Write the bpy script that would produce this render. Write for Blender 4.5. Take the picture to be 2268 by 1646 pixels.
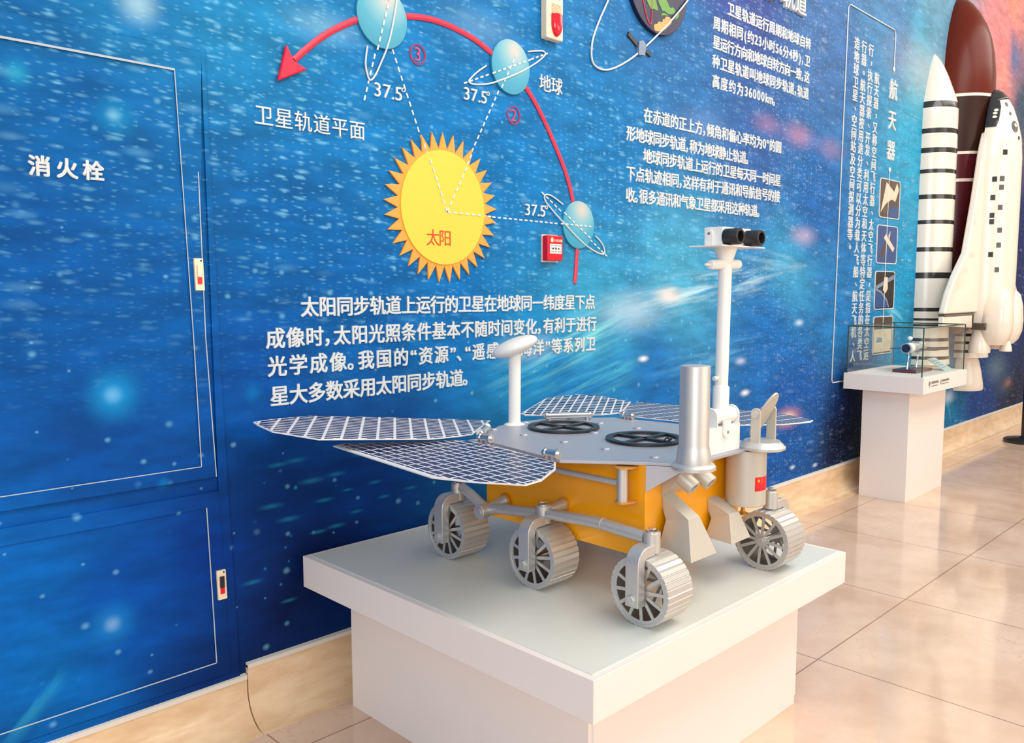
import bpy, bmesh, math, random
from mathutils import Vector, Matrix
random.seed(4)
PI = math.pi
for o in list(bpy.data.objects): bpy.data.objects.remove(o)
SC = bpy.context.scene
COL = SC.collection

# ------------------------------------------------------------------ camera, world, lights, exposure
YAW, PITCH, ROLL = math.radians(44.51604), math.radians(5.57089), math.radians(-0.12739)
FPX = 1839.79
fw = Vector((math.sin(YAW)*math.cos(PITCH), math.cos(YAW)*math.cos(PITCH), -math.sin(PITCH)))
r0 = Vector((math.cos(YAW), -math.sin(YAW), 0))
u0 = r0.cross(fw)
rt = math.cos(ROLL)*r0 + math.sin(ROLL)*u0
up = -math.sin(ROLL)*r0 + math.cos(ROLL)*u0
cam = bpy.data.cameras.new('camera')
cam.sensor_width = 36; cam.lens = 36*FPX/2268; cam.clip_start = .02
cam_o = bpy.data.objects.new('camera', cam); COL.objects.link(cam_o)
cam_o.matrix_world = Matrix(((rt.x, up.x, -fw.x, 0), (rt.y, up.y, -fw.y, -2.24076), (rt.z, up.z, -fw.z, 1.278), (0, 0, 0, 1)))
SC.camera = cam_o

W = bpy.data.worlds.new('hall_light'); SC.world = W; W.use_nodes = True
wn = W.node_tree.nodes; wl = W.node_tree.links
bg = wn['Background']; bg.inputs['Strength'].default_value = 0.78
tc = wn.new('ShaderNodeTexCoord'); sp = wn.new('ShaderNodeSeparateXYZ'); rp = wn.new('ShaderNodeValToRGB')
mr = wn.new('ShaderNodeMapRange'); mr.inputs[1].default_value = -1; mr.inputs[2].default_value = 1
wl.new(tc.outputs['Generated'], sp.inputs[0]); wl.new(sp.outputs[2], mr.inputs[0]); wl.new(mr.outputs[0], rp.inputs[0]); 
mx = wn.new('ShaderNodeMapRange'); mx.inputs[1].default_value = -1; mx.inputs[2].default_value = 1; wl.new(sp.outputs[0], mx.inputs[0])
rp2 = wn.new('ShaderNodeValToRGB'); wl.new(mx.outputs[0], rp2.inputs[0])          # cooler daylight from the left, warm hall lamps from the right
rp2.color_ramp.elements[0].color = (.86, .95, 1.0, 1); rp2.color_ramp.elements[0].position = .2
rp2.color_ramp.elements[1].color = (1.0, .84, .66, 1); rp2.color_ramp.elements[1].position = .85
tint = wn.new('ShaderNodeMix'); tint.data_type = 'RGBA'; tint.blend_type = 'MULTIPLY'; tint.inputs[0].default_value = 1.
wl.new(rp.outputs[0], tint.inputs[6]); wl.new(rp2.outputs[0], tint.inputs[7]); wl.new(tint.outputs[2], bg.inputs[0])
rp.color_ramp.elements[0].color = (.78, .55, .40, 1); rp.color_ramp.elements[0].position = .42
rp.color_ramp.elements[1].color = (.94, .97, 1.0, 1); rp.color_ramp.elements[1].position = .62

def area(name, loc, target, sx, sy, power, color):
    l = bpy.data.lights.new(name, 'AREA'); l.shape = 'RECTANGLE'; l.size = sx; l.size_y = sy; l.energy = power; l.color = color
    o = bpy.data.objects.new(name, l); COL.objects.link(o); o.location = loc
    o.rotation_euler = (Vector(target)-Vector(loc)).to_track_quat('-Z', 'Y').to_euler()
    return o
area('ceiling_light', (2.8, -2.6, 4.3), (2.6, -.6, .6), 4.5, 1.6, 120, (1, .95, .88))
area('ceiling_light', (7.6, -2.4, 4.3), (7.4, -.4, 1.2), 4.5, 1.6, 95, (1, .92, .84))
area('window_and_fill_light', (4.0, -6.5, 2.2), (2.6, -.5, .9), 5.0, 2.6, 125, (1, .87, .75))
area('window_and_fill_light', (-3.2, -4.6, 2.4), (1.4, -.4, .8), 3.0, 2.4, 135, (.96, .97, 1.0))  # fill lamp rather than a window, added to brighten the left-facing sides
SC.view_settings.view_transform = 'Standard'; SC.view_settings.look = 'None'
SC.view_settings.exposure = 0.0; SC.view_settings.gamma = 1.0; SC.view_settings.use_curve_mapping = False

# ------------------------------------------------------------------ materials
def s2l(c):
    return tuple((v/255/12.92 if v/255 <= .04045 else ((v/255+.055)/1.055)**2.4) for v in c)
MATS = {}
def mat(name, rgb, rough=.5, metal=0., spec=.5, coat=0., noise=0., nscale=20., bump=0.):
    if name in MATS: return MATS[name]
    m = bpy.data.materials.new(name); m.use_nodes = True
    nt = m.node_tree; b = nt.nodes['Principled BSDF']
    c = s2l(rgb)
    b.inputs['Base Color'].default_value = (*c, 1); b.inputs['Roughness'].default_value = rough
    b.inputs['Metallic'].default_value = metal; b.inputs['Specular IOR Level'].default_value = spec
    b.inputs['Coat Weight'].default_value = coat; b.inputs['Coat Roughness'].default_value = .08
    t = nt.nodes.new('ShaderNodeTexCoord'); n = nt.nodes.new('ShaderNodeTexNoise')
    n.inputs['Scale'].default_value = nscale; n.inputs['Detail'].default_value = 4
    nt.links.new(t.outputs['Object'], n.inputs['Vector'])
    if noise:
        mx = nt.nodes.new('ShaderNodeMix'); mx.data_type = 'RGBA'
        mx.inputs[6].default_value = (*[v*(1-noise) for v in c], 1); mx.inputs[7].default_value = (*[min(1, v*(1+noise)) for v in c], 1)
        nt.links.new(n.outputs['Fac'], mx.inputs[0]); nt.links.new(mx.outputs[2], b.inputs['Base Color'])
    else:
        rr = nt.nodes.new('ShaderNodeMapRange'); rr.inputs[3].default_value = rough*.9; rr.inputs[4].default_value = min(1, rough*1.1)
        nt.links.new(n.outputs['Fac'], rr.inputs[0]); nt.links.new(rr.outputs[0], b.inputs['Roughness'])
    if bump:
        bp = nt.nodes.new('ShaderNodeBump'); bp.inputs['Strength'].default_value = bump; bp.inputs['Distance'].default_value = .002
        nt.links.new(n.outputs['Fac'], bp.inputs['Height']); nt.links.new(bp.outputs[0], b.inputs['Normal'])
    MATS[name] = m
    return m

class NT:
    """tiny helper for node maths"""
    def __init__(s, m): s.t = m.node_tree; s.n = s.t.nodes; s.l = s.t.links
    def put(s, v, sock):
        if hasattr(v, 'is_output'): s.l.new(v, sock)
        else: sock.default_value = v
    def m(s, op, a, b=0., c=0., clamp=False):
        n = s.n.new('ShaderNodeMath'); n.operation = op; n.use_clamp = clamp
        s.put(a, n.inputs[0]); s.put(b, n.inputs[1]); s.put(c, n.inputs[2]); return n.outputs[0]
    def sm(s, x, a, b, lo=0., hi=1.):
        n = s.n.new('ShaderNodeMapRange'); n.interpolation_type = 'SMOOTHSTEP'
        s.put(x, n.inputs[0]); n.inputs[1].default_value = a; n.inputs[2].default_value = b
        n.inputs[3].default_value = lo; n.inputs[4].default_value = hi; return n.outputs[0]
    def xyz(s, x, y, z=0.):
        n = s.n.new('ShaderNodeCombineXYZ'); s.put(x, n.inputs[0]); s.put(y, n.inputs[1]); s.put(z, n.inputs[2]); return n.outputs[0]
    def noise(s, v, scale, detail=3., rough=.5):
        n = s.n.new('ShaderNodeTexNoise'); s.put(v, n.inputs['Vector']); n.inputs['Scale'].default_value = scale
        n.inputs['Detail'].default_value = detail; n.inputs['Roughness'].default_value = rough; return n.outputs['Fac']
    def vor(s, v):
        n = s.n.new('ShaderNodeTexVoronoi'); n.voronoi_dimensions = '2D'; n.inputs['Scale'].default_value = 1.
        s.put(v, n.inputs['Vector']); q = s.n.new('ShaderNodeSeparateColor'); s.l.new(n.outputs['Color'], q.inputs[0])
        return n.outputs['Distance'], q.outputs[0], q.outputs[1]
    def mix(s, f, a, b):
        n = s.n.new('ShaderNodeMix'); n.data_type = 'RGBA'; s.put(f, n.inputs[0]); s.put(a, n.inputs[6]); s.put(b, n.inputs[7]); return n.outputs[2]
    def vm(s, op, a, b=None):
        n = s.n.new('ShaderNodeVectorMath'); n.operation = op; s.put(a, n.inputs[0])
        if b is not None:
            if op == 'SCALE': s.put(b, n.inputs['Scale'])
            else: s.put(b, n.inputs[1])
        return n
    def pos(s):
        g = s.n.new('ShaderNodeNewGeometry'); q = s.n.new('ShaderNodeSeparateXYZ'); s.l.new(g.outputs['Position'], q.inputs[0])
        return q.outputs[0], q.outputs[1], q.outputs[2]

# printed colours of the wallpaper: (x, z on the wall) -> ink colour
INK = [
 (0.607, 1.897, (6, 102, 169)),
 (0.857, 1.95, (19, 123, 185)),
 (1.168, 2.016, (26, 135, 193)),
 (0.737, 1.719, (0, 94, 167)),
 (0.616, 1.328, (0, 86, 163)),
 (0.858, 1.213, (0, 90, 167)),
 (0.696, 0.872, (0, 76, 157)),
 (0.536, 0.558, (0, 102, 189)),
 (0.788, 0.431, (0, 80, 173)),
 (0.952, 0.516, (0, 57, 147)),
 (0.584, 0.311, (0, 105, 187)),
 (1.006, 0.195, (3, 47, 114)),
 (1.21, 0.313, (5, 28, 82)),
 (1.251, 0.628, (3, 47, 116)),
 (1.339, 0.438, (5, 24, 74)),
 (1.146, 1.01, (0, 80, 163)),
 (1.219, 1.468, (0, 99, 172)),
 (1.442, 1.2, (0, 94, 167)),
 (1.514, 0.685, (3, 53, 126)),
 (1.628, 1.848, (13, 123, 192)),
 (2.127, 1.791, (6, 117, 187)),
 (1.905, 1.189, (6, 111, 183)),
 (2.777, 1.921, (18, 117, 183)),
 (2.64, 1.172, (55, 158, 201)),
 (2.317, 1.004, (19, 135, 192)),
 (3.122, 0.809, (20, 109, 183)),
 (2.502, 0.845, (12, 115, 187)),
 (3.258, 2.282, (41, 109, 173)),
 (4.001, 2.007, (49, 96, 163)),
 (3.833, 2.669, (53, 74, 147)),
 (4.383, 1.384, (56, 152, 200)),
 (3.287, 1.326, (72, 166, 204)),
 (4.152, 0.99, (20, 105, 183)),
 (4.737, 2.624, (61, 109, 169)),
 (4.629, 1.774, (30, 100, 173)),
 (4.425, 0.72, (17, 94, 175)),
 (4.394, 0.359, (8, 84, 162)),
 (5.1, 0.377, (8, 18, 49)),
 (5.211, 0.625, (10, 34, 88)),
 (5.039, 1.117, (30, 121, 189)),
 (5.764, 2.992, (73, 130, 182)),
 (6.194, 2.75, (64, 171, 201)),
 (6.177, 2.195, (44, 164, 206)),
 (6.037, 1.252, (24, 156, 206)),
 (6.043, 0.84, (17, 146, 201)),
 (3.318, 0.288, (8, 43, 108)),
 (7.138, 0.273, (0, 115, 172)),
 (7.861, 0.352, (12, 63, 137)),
 (8.799, 0.309, (13, 24, 59)),
 (8.598, 0.62, (25, 57, 108)),
 (8.804, 1.031, (13, 43, 108)),
 (8.814, 1.864, (17, 43, 108)),
 (8.294, 3.641, (244, 150, 132)),
 (8.021, 3.361, (236, 140, 140)),
 (8.293, 3.302, (94, 113, 157)),
 (8.608, 2.892, (60, 84, 108)),
 (8.067, 3.111, (240, 150, 140)),
 (6.568, 3.288, (103, 156, 187))
]
def mural():
    m = bpy.data.materials.new('space_wallpaper'); m.use_nodes = True
    k = NT(m); b = k.n['Principled BSDF']
    x, y, z = k.pos()
    wv = k.xyz(x, z)
    w1 = k.noise(wv, 1.6, 4, .6); w2 = k.noise(k.vm('ADD', wv, (7.3, 2.1, 0)).outputs[0], 1.6, 4, .6)
    xx = k.m('ADD', x, k.m('MULTIPLY', k.m('SUBTRACT', w1, .5), .34)); zz = k.m('ADD', z, k.m('MULTIPLY', k.m('SUBTRACT', w2, .5), .26))
    p = k.xyz(xx, zz)
    csum = None; wsum = None
    for (cx, cz, c) in INK:
        d = k.vm('DISTANCE', p, (cx, cz, 0)).outputs['Value']
        w = k.m('POWER', k.m('ADD', d, .09), -3.6)
        cc = k.vm('SCALE', s2l(c), w).outputs[0]
        csum = cc if csum is None else k.vm('ADD', csum, cc).outputs[0]
        wsum = w if wsum is None else k.m('ADD', wsum, w)
    base = k.vm('SCALE', csum, k.m('DIVIDE', 1.0, wsum)).outputs[0]
    # mottling, drawn out sideways
    sv = k.xyz(k.m('MULTIPLY', x, 5.), k.m('ADD', k.m('MULTIPLY', z, 15.), k.m('MULTIPLY', x, .6)))
    nz = k.noise(sv, 1., 5, .62)
    base = k.vm('SCALE', base, k.sm(nz, .25, .8, .66, 1.12)).outputs[0]
    right = k.sm(x, 2.6, 5.)
    upz = k.sm(z, .85, 1.5)
    dens = k.m('MAXIMUM', upz, k.m('MULTIPLY', right, .8))
    patch = k.sm(k.noise(k.vm('ADD', wv, (3, 9, 0)).outputs[0], 1.3, 3), .36, .62, .45, 1.)
    # streaks of stars
    def layer(sx, sz, tilt, r, thr, amp, ox=0.):
        v = k.xyz(k.m('ADD', k.m('MULTIPLY', x, sx), ox), k.m('ADD', k.m('MULTIPLY', z, sz), k.m('MULTIPLY', x, tilt)))
        d, c1, c2 = k.vor(v)
        n = k.n.new('ShaderNodeMapRange'); n.interpolation_type = 'SMOOTHSTEP'
        k.put(d, n.inputs[0]); k.put(k.m('MULTIPLY_ADD', c2, r*.7, r*.3), n.inputs[1]); n.inputs[2].default_value = 0.; n.inputs[3].default_value = 0; n.inputs[4].default_value = 1
        return k.m('MULTIPLY', k.m('MULTIPLY', n.outputs[0], k.sm(c1, thr, thr+.25)), amp)
    leftw = k.m('SUBTRACT', 1., k.m('MULTIPLY', right, .75))
    s1 = k.m('MULTIPLY', k.m('MULTIPLY', k.m('MULTIPLY', layer(15., 52., 3., .52, .54, .52), leftw), dens), patch)
    s2 = k.m('MULTIPLY', k.m('MULTIPLY', k.m('MULTIPLY', k.sm(right, 0., 1., 1., .85), layer(33., 92., 5., .52, .42, .34, 4.)), dens), patch)
    s3 = k.m('MULTIPLY', layer(7., 22., 1., .44, .66, .22, 11.), dens)
    s4 = k.m('MULTIPLY', layer(12., 14., 0., .2, .6, .42, 2.), leftw)
    star = k.m('ADD', k.m('ADD', s1, s2), k.m('ADD', s3, s4), clamp=True)
    starc = k.mix(right, (*s2l((128, 205, 236)), 1), (*s2l((196, 216, 238)), 1))
    base = k.mix(star, base, starc)
    # slanting light wisps
    def wisp(x0, z0, x1, z1, width, freq, col, amp):
        L = math.hypot(x1-x0, z1-z0); ux, uz = (x1-x0)/L, (z1-z0)/L
        a = k.m('ADD', k.m('MULTIPLY', k.m('SUBTRACT', x, x0), ux), k.m('MULTIPLY', k.m('SUBTRACT', z, z0), uz))
        t = k.m('ADD', k.m('MULTIPLY', k.m('SUBTRACT', x, x0), -uz), k.m('MULTIPLY', k.m('SUBTRACT', z, z0), ux))
        n = k.noise(k.xyz(k.m('MULTIPLY', a, 2.2), k.m('MULTIPLY', t, freq)), 1., 4, .6)
        ends = k.m('MULTIPLY', k.sm(a, -.1, L*.4), k.sm(a, L*1.1, L*.7))
        body = k.sm(k.m('ABSOLUTE', t), width, 0.)
        f = k.m('MULTIPLY', k.m('MULTIPLY', k.m('MULTIPLY', body, ends), k.sm(n, .42, .7)), amp, clamp=True)
        return f, col
    for w in WISPS:
        f, c = wisp(*w); base = k.mix(f, base, (*s2l(c), 1))
    # soft glowing stars and nebulae printed at fixed places
    for (cx, cz, r, c, amp, st) in GLOWS:
        d = k.m('SQRT', k.m('ADD', k.m('POWER', k.m('MULTIPLY', k.m('SUBTRACT', x, cx), st), 2.), k.m('POWER', k.m('SUBTRACT', z, cz), 2.)))
        f = k.m('MULTIPLY', k.m('POWER', k.sm(d, r, 0.), 1.6), amp)
        base = k.mix(f, base, (*s2l(c), 1))
    k.l.new(base, b.inputs['Base Color'])
    b.inputs['Roughness'].default_value = .55; b.inputs['Specular IOR Level'].default_value = .12
    return m
WISPS = [
 (2.077, 0.935, 2.945, 1.185, 0.16, 30.0, (130, 215, 220), 0.75),
 (2.727, 1.189, 4.279, 1.382, 0.12, 26.0, (190, 225, 235), 0.8),
 (2.317, 0.827, 3.015, 0.982, 0.14, 34.0, (90, 195, 215), 0.55),
 (3.847, 1.468, 4.543, 1.412, 0.1, 26.0, (160, 205, 225), 0.5),
 (5.277, 1.397, 6.235, 0.992, 0.1, 24.0, (150, 220, 240), 0.55),
 (5.025, 1.283, 5.725, 1.223, 0.05, 20.0, (140, 210, 235), 0.4),
 (0.478, 0.21, 0.596, 0.331, 0.05, 14.0, (60, 190, 225), 0.5),
 (3.017, 0.9, 4.152, 0.99, 0.12, 30.0, (120, 190, 225), 0.4),
 (7.064, 0.426, 7.203, 0.192, 0.12, 20.0, (60, 190, 210), 0.5)
]
GLOWS = [
 (0.756, 1.012, 0.035, (190, 225, 240), 0.95, 1.0),
 (0.758, 1.012, 0.11, (20, 150, 215), 0.8, 1.0),
 (0.727, 0.409, 0.032, (215, 230, 235), 0.95, 1.0),
 (0.727, 0.409, 0.1, (20, 130, 205), 0.8, 1.0),
 (0.791, 1.721, 0.03, (150, 205, 220), 0.7, 1.0),
 (0.796, 1.72, 0.09, (20, 150, 200), 0.5, 1.0),
 (0.577, 1.787, 0.05, (30, 165, 205), 0.6, 1.0),
 (0.865, 2.01, 0.09, (150, 195, 215), 0.85, 1.0),
 (3.216, 1.253, 0.07, (245, 225, 215), 0.75, 0.38),
 (2.945, 1.185, 0.16, (190, 215, 225), 0.5, 0.38),
 (2.292, 1.058, 0.1, (170, 190, 205), 0.5, 0.38),
 (4.409, 0.553, 0.1, (250, 170, 130), 0.7, 0.38),
 (4.409, 0.553, 0.05, (255, 225, 205), 0.9, 0.38),
 (4.088, 2.144, 0.1, (190, 130, 160), 0.34, 0.38),
 (4.44, 2.13, 0.12, (215, 140, 150), 0.38, 0.38),
 (4.836, 2.102, 0.12, (190, 140, 165), 0.3, 0.38),
 (3.49, 2.053, 0.16, (110, 140, 190), 0.4, 0.38),
 (4.531, 1.582, 0.1, (225, 190, 205), 0.4, 0.38),
 (3.873, 0.909, 0.035, (225, 230, 240), 0.5, 0.38),
 (3.032, 0.971, 0.024, (235, 240, 245), 0.9, 0.38),
 (4.509, 1.091, 0.035, (200, 225, 240), 0.7, 0.38),
 (3.927, 0.738, 0.03, (235, 240, 245), 0.85, 0.38),
 (4.122, 0.634, 0.02, (225, 235, 245), 0.7, 0.38),
 (4.482, 0.254, 0.022, (210, 225, 240), 0.8, 0.38),
 (4.769, 0.224, 0.022, (200, 220, 240), 0.8, 0.38),
 (8.266, 0.58, 0.22, (110, 135, 150), 0.6, 0.38),
 (8.566, 0.413, 0.2, (80, 100, 110), 0.5, 0.38),
 (8.664, 0.414, 0.08, (190, 120, 90), 0.5, 0.38),
 (7.064, 0.426, 0.1, (225, 240, 245), 0.5, 0.38),
 (6.274, 2.794, 0.4, (205, 185, 180), 0.4, 0.38),
 (0.874, 0.761, 0.03, (0, 130, 200), 0.5, 1.0),
 (2.042, 2.202, 0.12, (110, 160, 200), 0.45, 0.38),
 (1.417, 2.069, 0.09, (140, 190, 215), 0.4, 0.38),
 (1.145, 0.983, 0.05, (0, 130, 200), 0.4, 1.0),
 (4.65, 0.675, 0.35, (20, 60, 140), 0.3, 0.38),
 (1.374, 0.623, 0.012, (24, 118, 160), 0.75, 0.22),
 (1.35, 0.526, 0.011, (24, 118, 160), 0.75, 0.22),
 (1.33, 0.692, 0.016, (24, 118, 160), 0.75, 0.22),
 (1.42, 0.699, 0.012, (24, 118, 160), 0.75, 0.22),
 (1.515, 0.751, 0.012, (24, 118, 160), 0.75, 0.22),
 (1.416, 0.532, 0.012, (24, 118, 160), 0.75, 0.22),
 (1.191, 0.637, 0.014, (24, 118, 160), 0.75, 0.22),
 (1.493, 0.564, 0.01, (24, 118, 160), 0.75, 0.22),
 (1.566, 0.649, 0.01, (24, 118, 160), 0.75, 0.22),
 (1.249, 0.587, 0.014, (24, 118, 160), 0.75, 0.22),
 (1.278, 0.764, 0.013, (24, 118, 160), 0.75, 0.22),
 (1.659, 0.708, 0.01, (24, 118, 160), 0.75, 0.22),
 (1.601, 0.594, 0.01, (24, 118, 160), 0.75, 0.22),
 (1.461, 0.641, 0.008, (24, 118, 160), 0.75, 0.22),
 (1.217, 0.759, 0.012, (24, 118, 160), 0.75, 0.22),
 (1.715, 0.605, 0.01, (24, 118, 160), 0.75, 0.22),
 (1.125, 0.42, 0.012, (24, 118, 160), 0.75, 0.22),
 (1.241, 0.333, 0.01, (24, 118, 160), 0.75, 0.22),
 (1.275, 0.68, 0.012, (36, 130, 190), 0.9, 1.0),
 (1.235, 0.501, 0.007, (36, 130, 190), 0.9, 1.0),
 (1.255, 0.533, 0.006, (36, 130, 190), 0.9, 1.0),
 (1.245, 0.456, 0.006, (36, 130, 190), 0.9, 1.0),
 (1.166, 0.451, 0.008, (36, 130, 190), 0.9, 1.0),
 (1.216, 0.39, 0.008, (36, 130, 190), 0.9, 1.0),
 (1.172, 0.711, 0.005, (36, 130, 190), 0.9, 1.0),
 (1.416, 0.661, 0.004, (36, 130, 190), 0.9, 1.0)
]
M_MURAL = mural()

def floor_mat():
    m = bpy.data.materials.new('polished_marble'); m.use_nodes = True
    k = NT(m); b = k.n['Principled BSDF']; x, y, z = k.pos(); v = k.xyz(x, y)
    n1 = k.noise(v, 2.6, 6, .6); n2 = k.noise(k.vm('ADD', v, (5, 3, 0)).outputs[0], 9., 6, .65)
    c = k.mix(k.sm(n1, .3, .7), (*s2l((208, 175, 150)), 1), (*s2l((230, 201, 177)), 1))
    vein = k.m('MULTIPLY', k.sm(k.m('ABSOLUTE', k.m('SUBTRACT', n2, .5)), .018, 0.), k.sm(n1, .5, .66))
    c = k.mix(k.m('MULTIPLY', vein, .3), c, (*s2l((168, 116, 86)), 1))
    def joint(q, off, per, w):
        fr = k.m('FRACT', k.m('ADD', k.m('DIVIDE', k.m('SUBTRACT', q, off), per), 40.5))
        return k.sm(k.m('ABSOLUTE', k.m('SUBTRACT', fr, .5)), w/per, w/per*.4)
    j = k.m('MAXIMUM', joint(x, 2.70, .8, .0035), joint(y, -1.0055, .766, .0035))
    c = k.mix(k.m('MULTIPLY', j, .75), c, (*s2l((122, 88, 62)), 1))
    k.l.new(c, b.inputs['Base Color']); b.inputs['Roughness'].default_value = .09; b.inputs['Specular IOR Level'].default_value = .62
    return m
def cove_mat():
    m = bpy.data.materials.new('polished_terrazzo'); m.use_nodes = True
    k = NT(m); b = k.n['Principled BSDF']; x, y, z = k.pos()
    n1 = k.noise(k.xyz(k.m('MULTIPLY', x, 1.), k.m('MULTIPLY', y, 3.), k.m('MULTIPLY', z, 3.)), 7., 6, .62)
    c = k.mix(k.sm(n1, .3, .72), (*s2l((224, 186, 144)), 1), (*s2l((243, 212, 174)), 1))
    k.l.new(c, b.inputs['Base Color']); b.inputs['Roughness'].default_value = .16; b.inputs['Specular IOR Level'].default_value = .5
    return m
def glass_mat():
    m = bpy.data.materials.new('display_glass'); m.use_nodes = True
    k = NT(m); out = [n for n in k.n if n.type == 'OUTPUT_MATERIAL'][0]; k.n.remove(k.n['Principled BSDF'])
    tr = k.n.new('ShaderNodeBsdfTransparent'); tr.inputs[0].default_value = (.97, .99, .98, 1)
    gl = k.n.new('ShaderNodeBsdfGlossy'); gl.inputs['Roughness'].default_value = .01; gl.inputs[0].default_value = (1, 1, 1, 1)
    fr = k.n.new('ShaderNodeFresnel'); fr.inputs[0].default_value = 1.52
    gm = k.n.new('ShaderNodeNewGeometry'); ff = k.m('MULTIPLY', fr.outputs[0], k.m('SUBTRACT', 1., gm.outputs['Backfacing']))
    mx = k.n.new('ShaderNodeMixShader'); k.l.new(ff, mx.inputs[0]); k.l.new(tr.outputs[0], mx.inputs[1]); k.l.new(gl.outputs[0], mx.inputs[2])
    k.l.new(mx.outputs[0], out.inputs[0]); return m
def grid_mat(name, ang, px, py, wx, wy, ox=0., oy=0.):
    """solar cells: white lines of two spacings over dark blue, in the panel's own axes"""
    m = bpy.data.materials.new(name); m.use_nodes = True
    k = NT(m); b = k.n['Principled BSDF']; x, y, z = k.pos(); ca, sa = math.cos(ang), math.sin(ang)
    u = k.m('ADD', k.m('MULTIPLY', x, ca), k.m('MULTIPLY', y, sa)); v = k.m('SUBTRACT', k.m('MULTIPLY', y, ca), k.m('MULTIPLY', x, sa))
    def line(q, o, per, w):
        fr = k.m('FRACT', k.m('ADD', k.m('DIVIDE', k.m('SUBTRACT', q, o), per), 40.5))
        return k.sm(k.m('ABSOLUTE', k.m('SUBTRACT', fr, .5)), w/per*.55, w/per*.42)
    f = k.m('MAXIMUM', line(u, ox, px, wx), line(v, oy, py, wy))
    c = k.mix(f, (*s2l((14, 30, 80)), 1), (*s2l((222, 222, 226)), 1))
    k.l.new(c, b.inputs['Base Color']); k.l.new(k.m('MULTIPLY_ADD', f, .2, .3), b.inputs['Roughness']); b.inputs['Specular IOR Level'].default_value = .35
    return m
def print_disc_mat():
    """printed globe: turquoise with a pale bloom up and to the right"""
    m = bpy.data.materials.new('printed_globe'); m.use_nodes = True
    k = NT(m); b = k.n['Principled BSDF']; t = k.n.new('ShaderNodeTexCoord')
    d = k.vm('DISTANCE', t.outputs['Object'], (.018, -.02, .062)).outputs['Value']
    rp = k.n.new('ShaderNodeValToRGB'); k.l.new(k.m('DIVIDE', d, .16), rp.inputs[0]); e = rp.color_ramp.elements
    e[0].color = (*s2l((216, 196, 184)), 1); e[0].position = 0
    e[1].color = (*s2l((44, 146, 178)), 1); e[1].position = 1
    q = e.new(.3); q.color = (*s2l((136, 186, 198)), 1); q = e.new(.62); q.color = (*s2l((66, 162, 190)), 1)
    k.l.new(rp.outputs[0], b.inputs['Base Color']); b.inputs['Roughness'].default_value = .45; return m

M_FLOOR = floor_mat(); M_COVE = cove_mat(); M_GLASS = glass_mat(); M_GLOBE = print_disc_mat()
M_SILVER = mat('silver_paint', (206, 204, 200), .43, .68, noise=.05, nscale=60)
M_DECK = mat('deck_silver_paint', (178, 178, 186), .42, .45, noise=.04, nscale=30)
M_CHROME = mat('bright_steel', (214, 212, 208), .2, .95)
M_BEIGE = mat('pale_silver_paint', (200, 194, 182), .45, .35, noise=.03, nscale=40)
M_GOLD = mat('golden_orange_paint', (248, 166, 6), .3, .1, coat=.2, noise=.05, nscale=8)
M_GOLDEDGE = mat('golden_bracket_paint', (214, 150, 70), .4, .3)
M_WHITE = mat('white_gloss_paint', (238, 236, 230), .35)
M_PED = mat('white_laminate', (236, 226, 218), .5, noise=.012, nscale=6)
M_PEDTINT = mat('white_laminate_window_tint', (216, 218, 210), .34, noise=.02, nscale=10)  # cool window reflection on the slab top mixed into the white
M_BLACK = mat('black_plastic', (30, 30, 34), .4)
M_DRUMSHADE = mat('wheel_inside_shade', (112, 104, 96), .55, .5)  # grey stands in for the shade inside the silver wheel drums
M_DARK = mat('dark_inside', (52, 46, 42), .6)
M_BRASS = mat('brass', (196, 150, 70), .3, .8)
M_LETTER = mat('white_acrylic', (208, 214, 216), .45)
M_PANELWHITE = mat('panel_white', (226, 224, 224), .4)
M_RED = mat('red_acrylic', (214, 44, 74), .35)
M_REDHOT = mat('crimson_acrylic', (232, 20, 64), .3)
M_REDPRINT = mat('red_print', (206, 62, 34), .5)
M_PINKLINE = mat('pink_outline', (196, 62, 110), .5)
M_SUN = mat('yellow_acrylic', (236, 202, 66), .45, noise=.02, nscale=30)
M_RAY = mat('orange_acrylic', (255, 160, 62), .45)
M_CREAM = mat('cream_plastic', (244, 222, 190), .4)
M_LENS = mat('red_lens', (226, 0, 36), .12, coat=.6)
M_ALARM = mat('alarm_red', (226, 10, 38), .32)
M_INKBLACK = mat('black_ink', (38, 30, 26), .5)
M_INKGREY = mat('grey_ink', (132, 124, 118), .6)
M_FLAGRED = mat('flag_red', (228, 14, 34), .45)
M_FLAGYEL = mat('flag_yellow', (255, 200, 30), .45)
M_GLOSSW = mat('white_fibreglass', (240, 228, 212), .22, coat=.4)
M_SHBLACK = mat('black_fibreglass', (38, 34, 32), .22, coat=.4)
M_SHGREY = mat('dark_grey_tile', (76, 72, 66), .3)
M_TANKTOP = mat('tank_red_brown', (98, 30, 10), .26, spec=.22)
M_TANKMID = mat('tank_dark_brown', (54, 28, 20), .26, spec=.22)
M_TANKLOW = mat('tank_maroon', (84, 22, 30), .2, spec=.22)
M_WOOD = mat('mahogany_base', (92, 24, 34), .25, coat=.4)
M_PALEBLUE = mat('pale_blue_acrylic', (178, 216, 222), .3)
M_GROUT = mat('white_filler', (226, 218, 206), .8)
M_TORN = mat('torn_paper', (176, 188, 200), .8)
M_CRACK = mat('dark_joint', (120, 92, 70), .8)
M_NAVY = mat('navy_print', (22, 24, 62), .45)
M_GREEN = mat('green_print', (96, 150, 66), .5)
M_OCHRE = mat('orange_print', (240, 160, 92), .5)
M_BROWNPIC = mat('brown_picture', (84, 66, 54), .4, noise=.35, nscale=26)
M_BLUEPIC = mat('blue_picture', (44, 76, 132), .4, noise=.4, nscale=24)
M_BLACKPIC = mat('black_picture', (44, 34, 30), .4)
M_CREAMPIC = mat('cream_picture', (222, 204, 180), .45, noise=.2, nscale=30)
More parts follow.
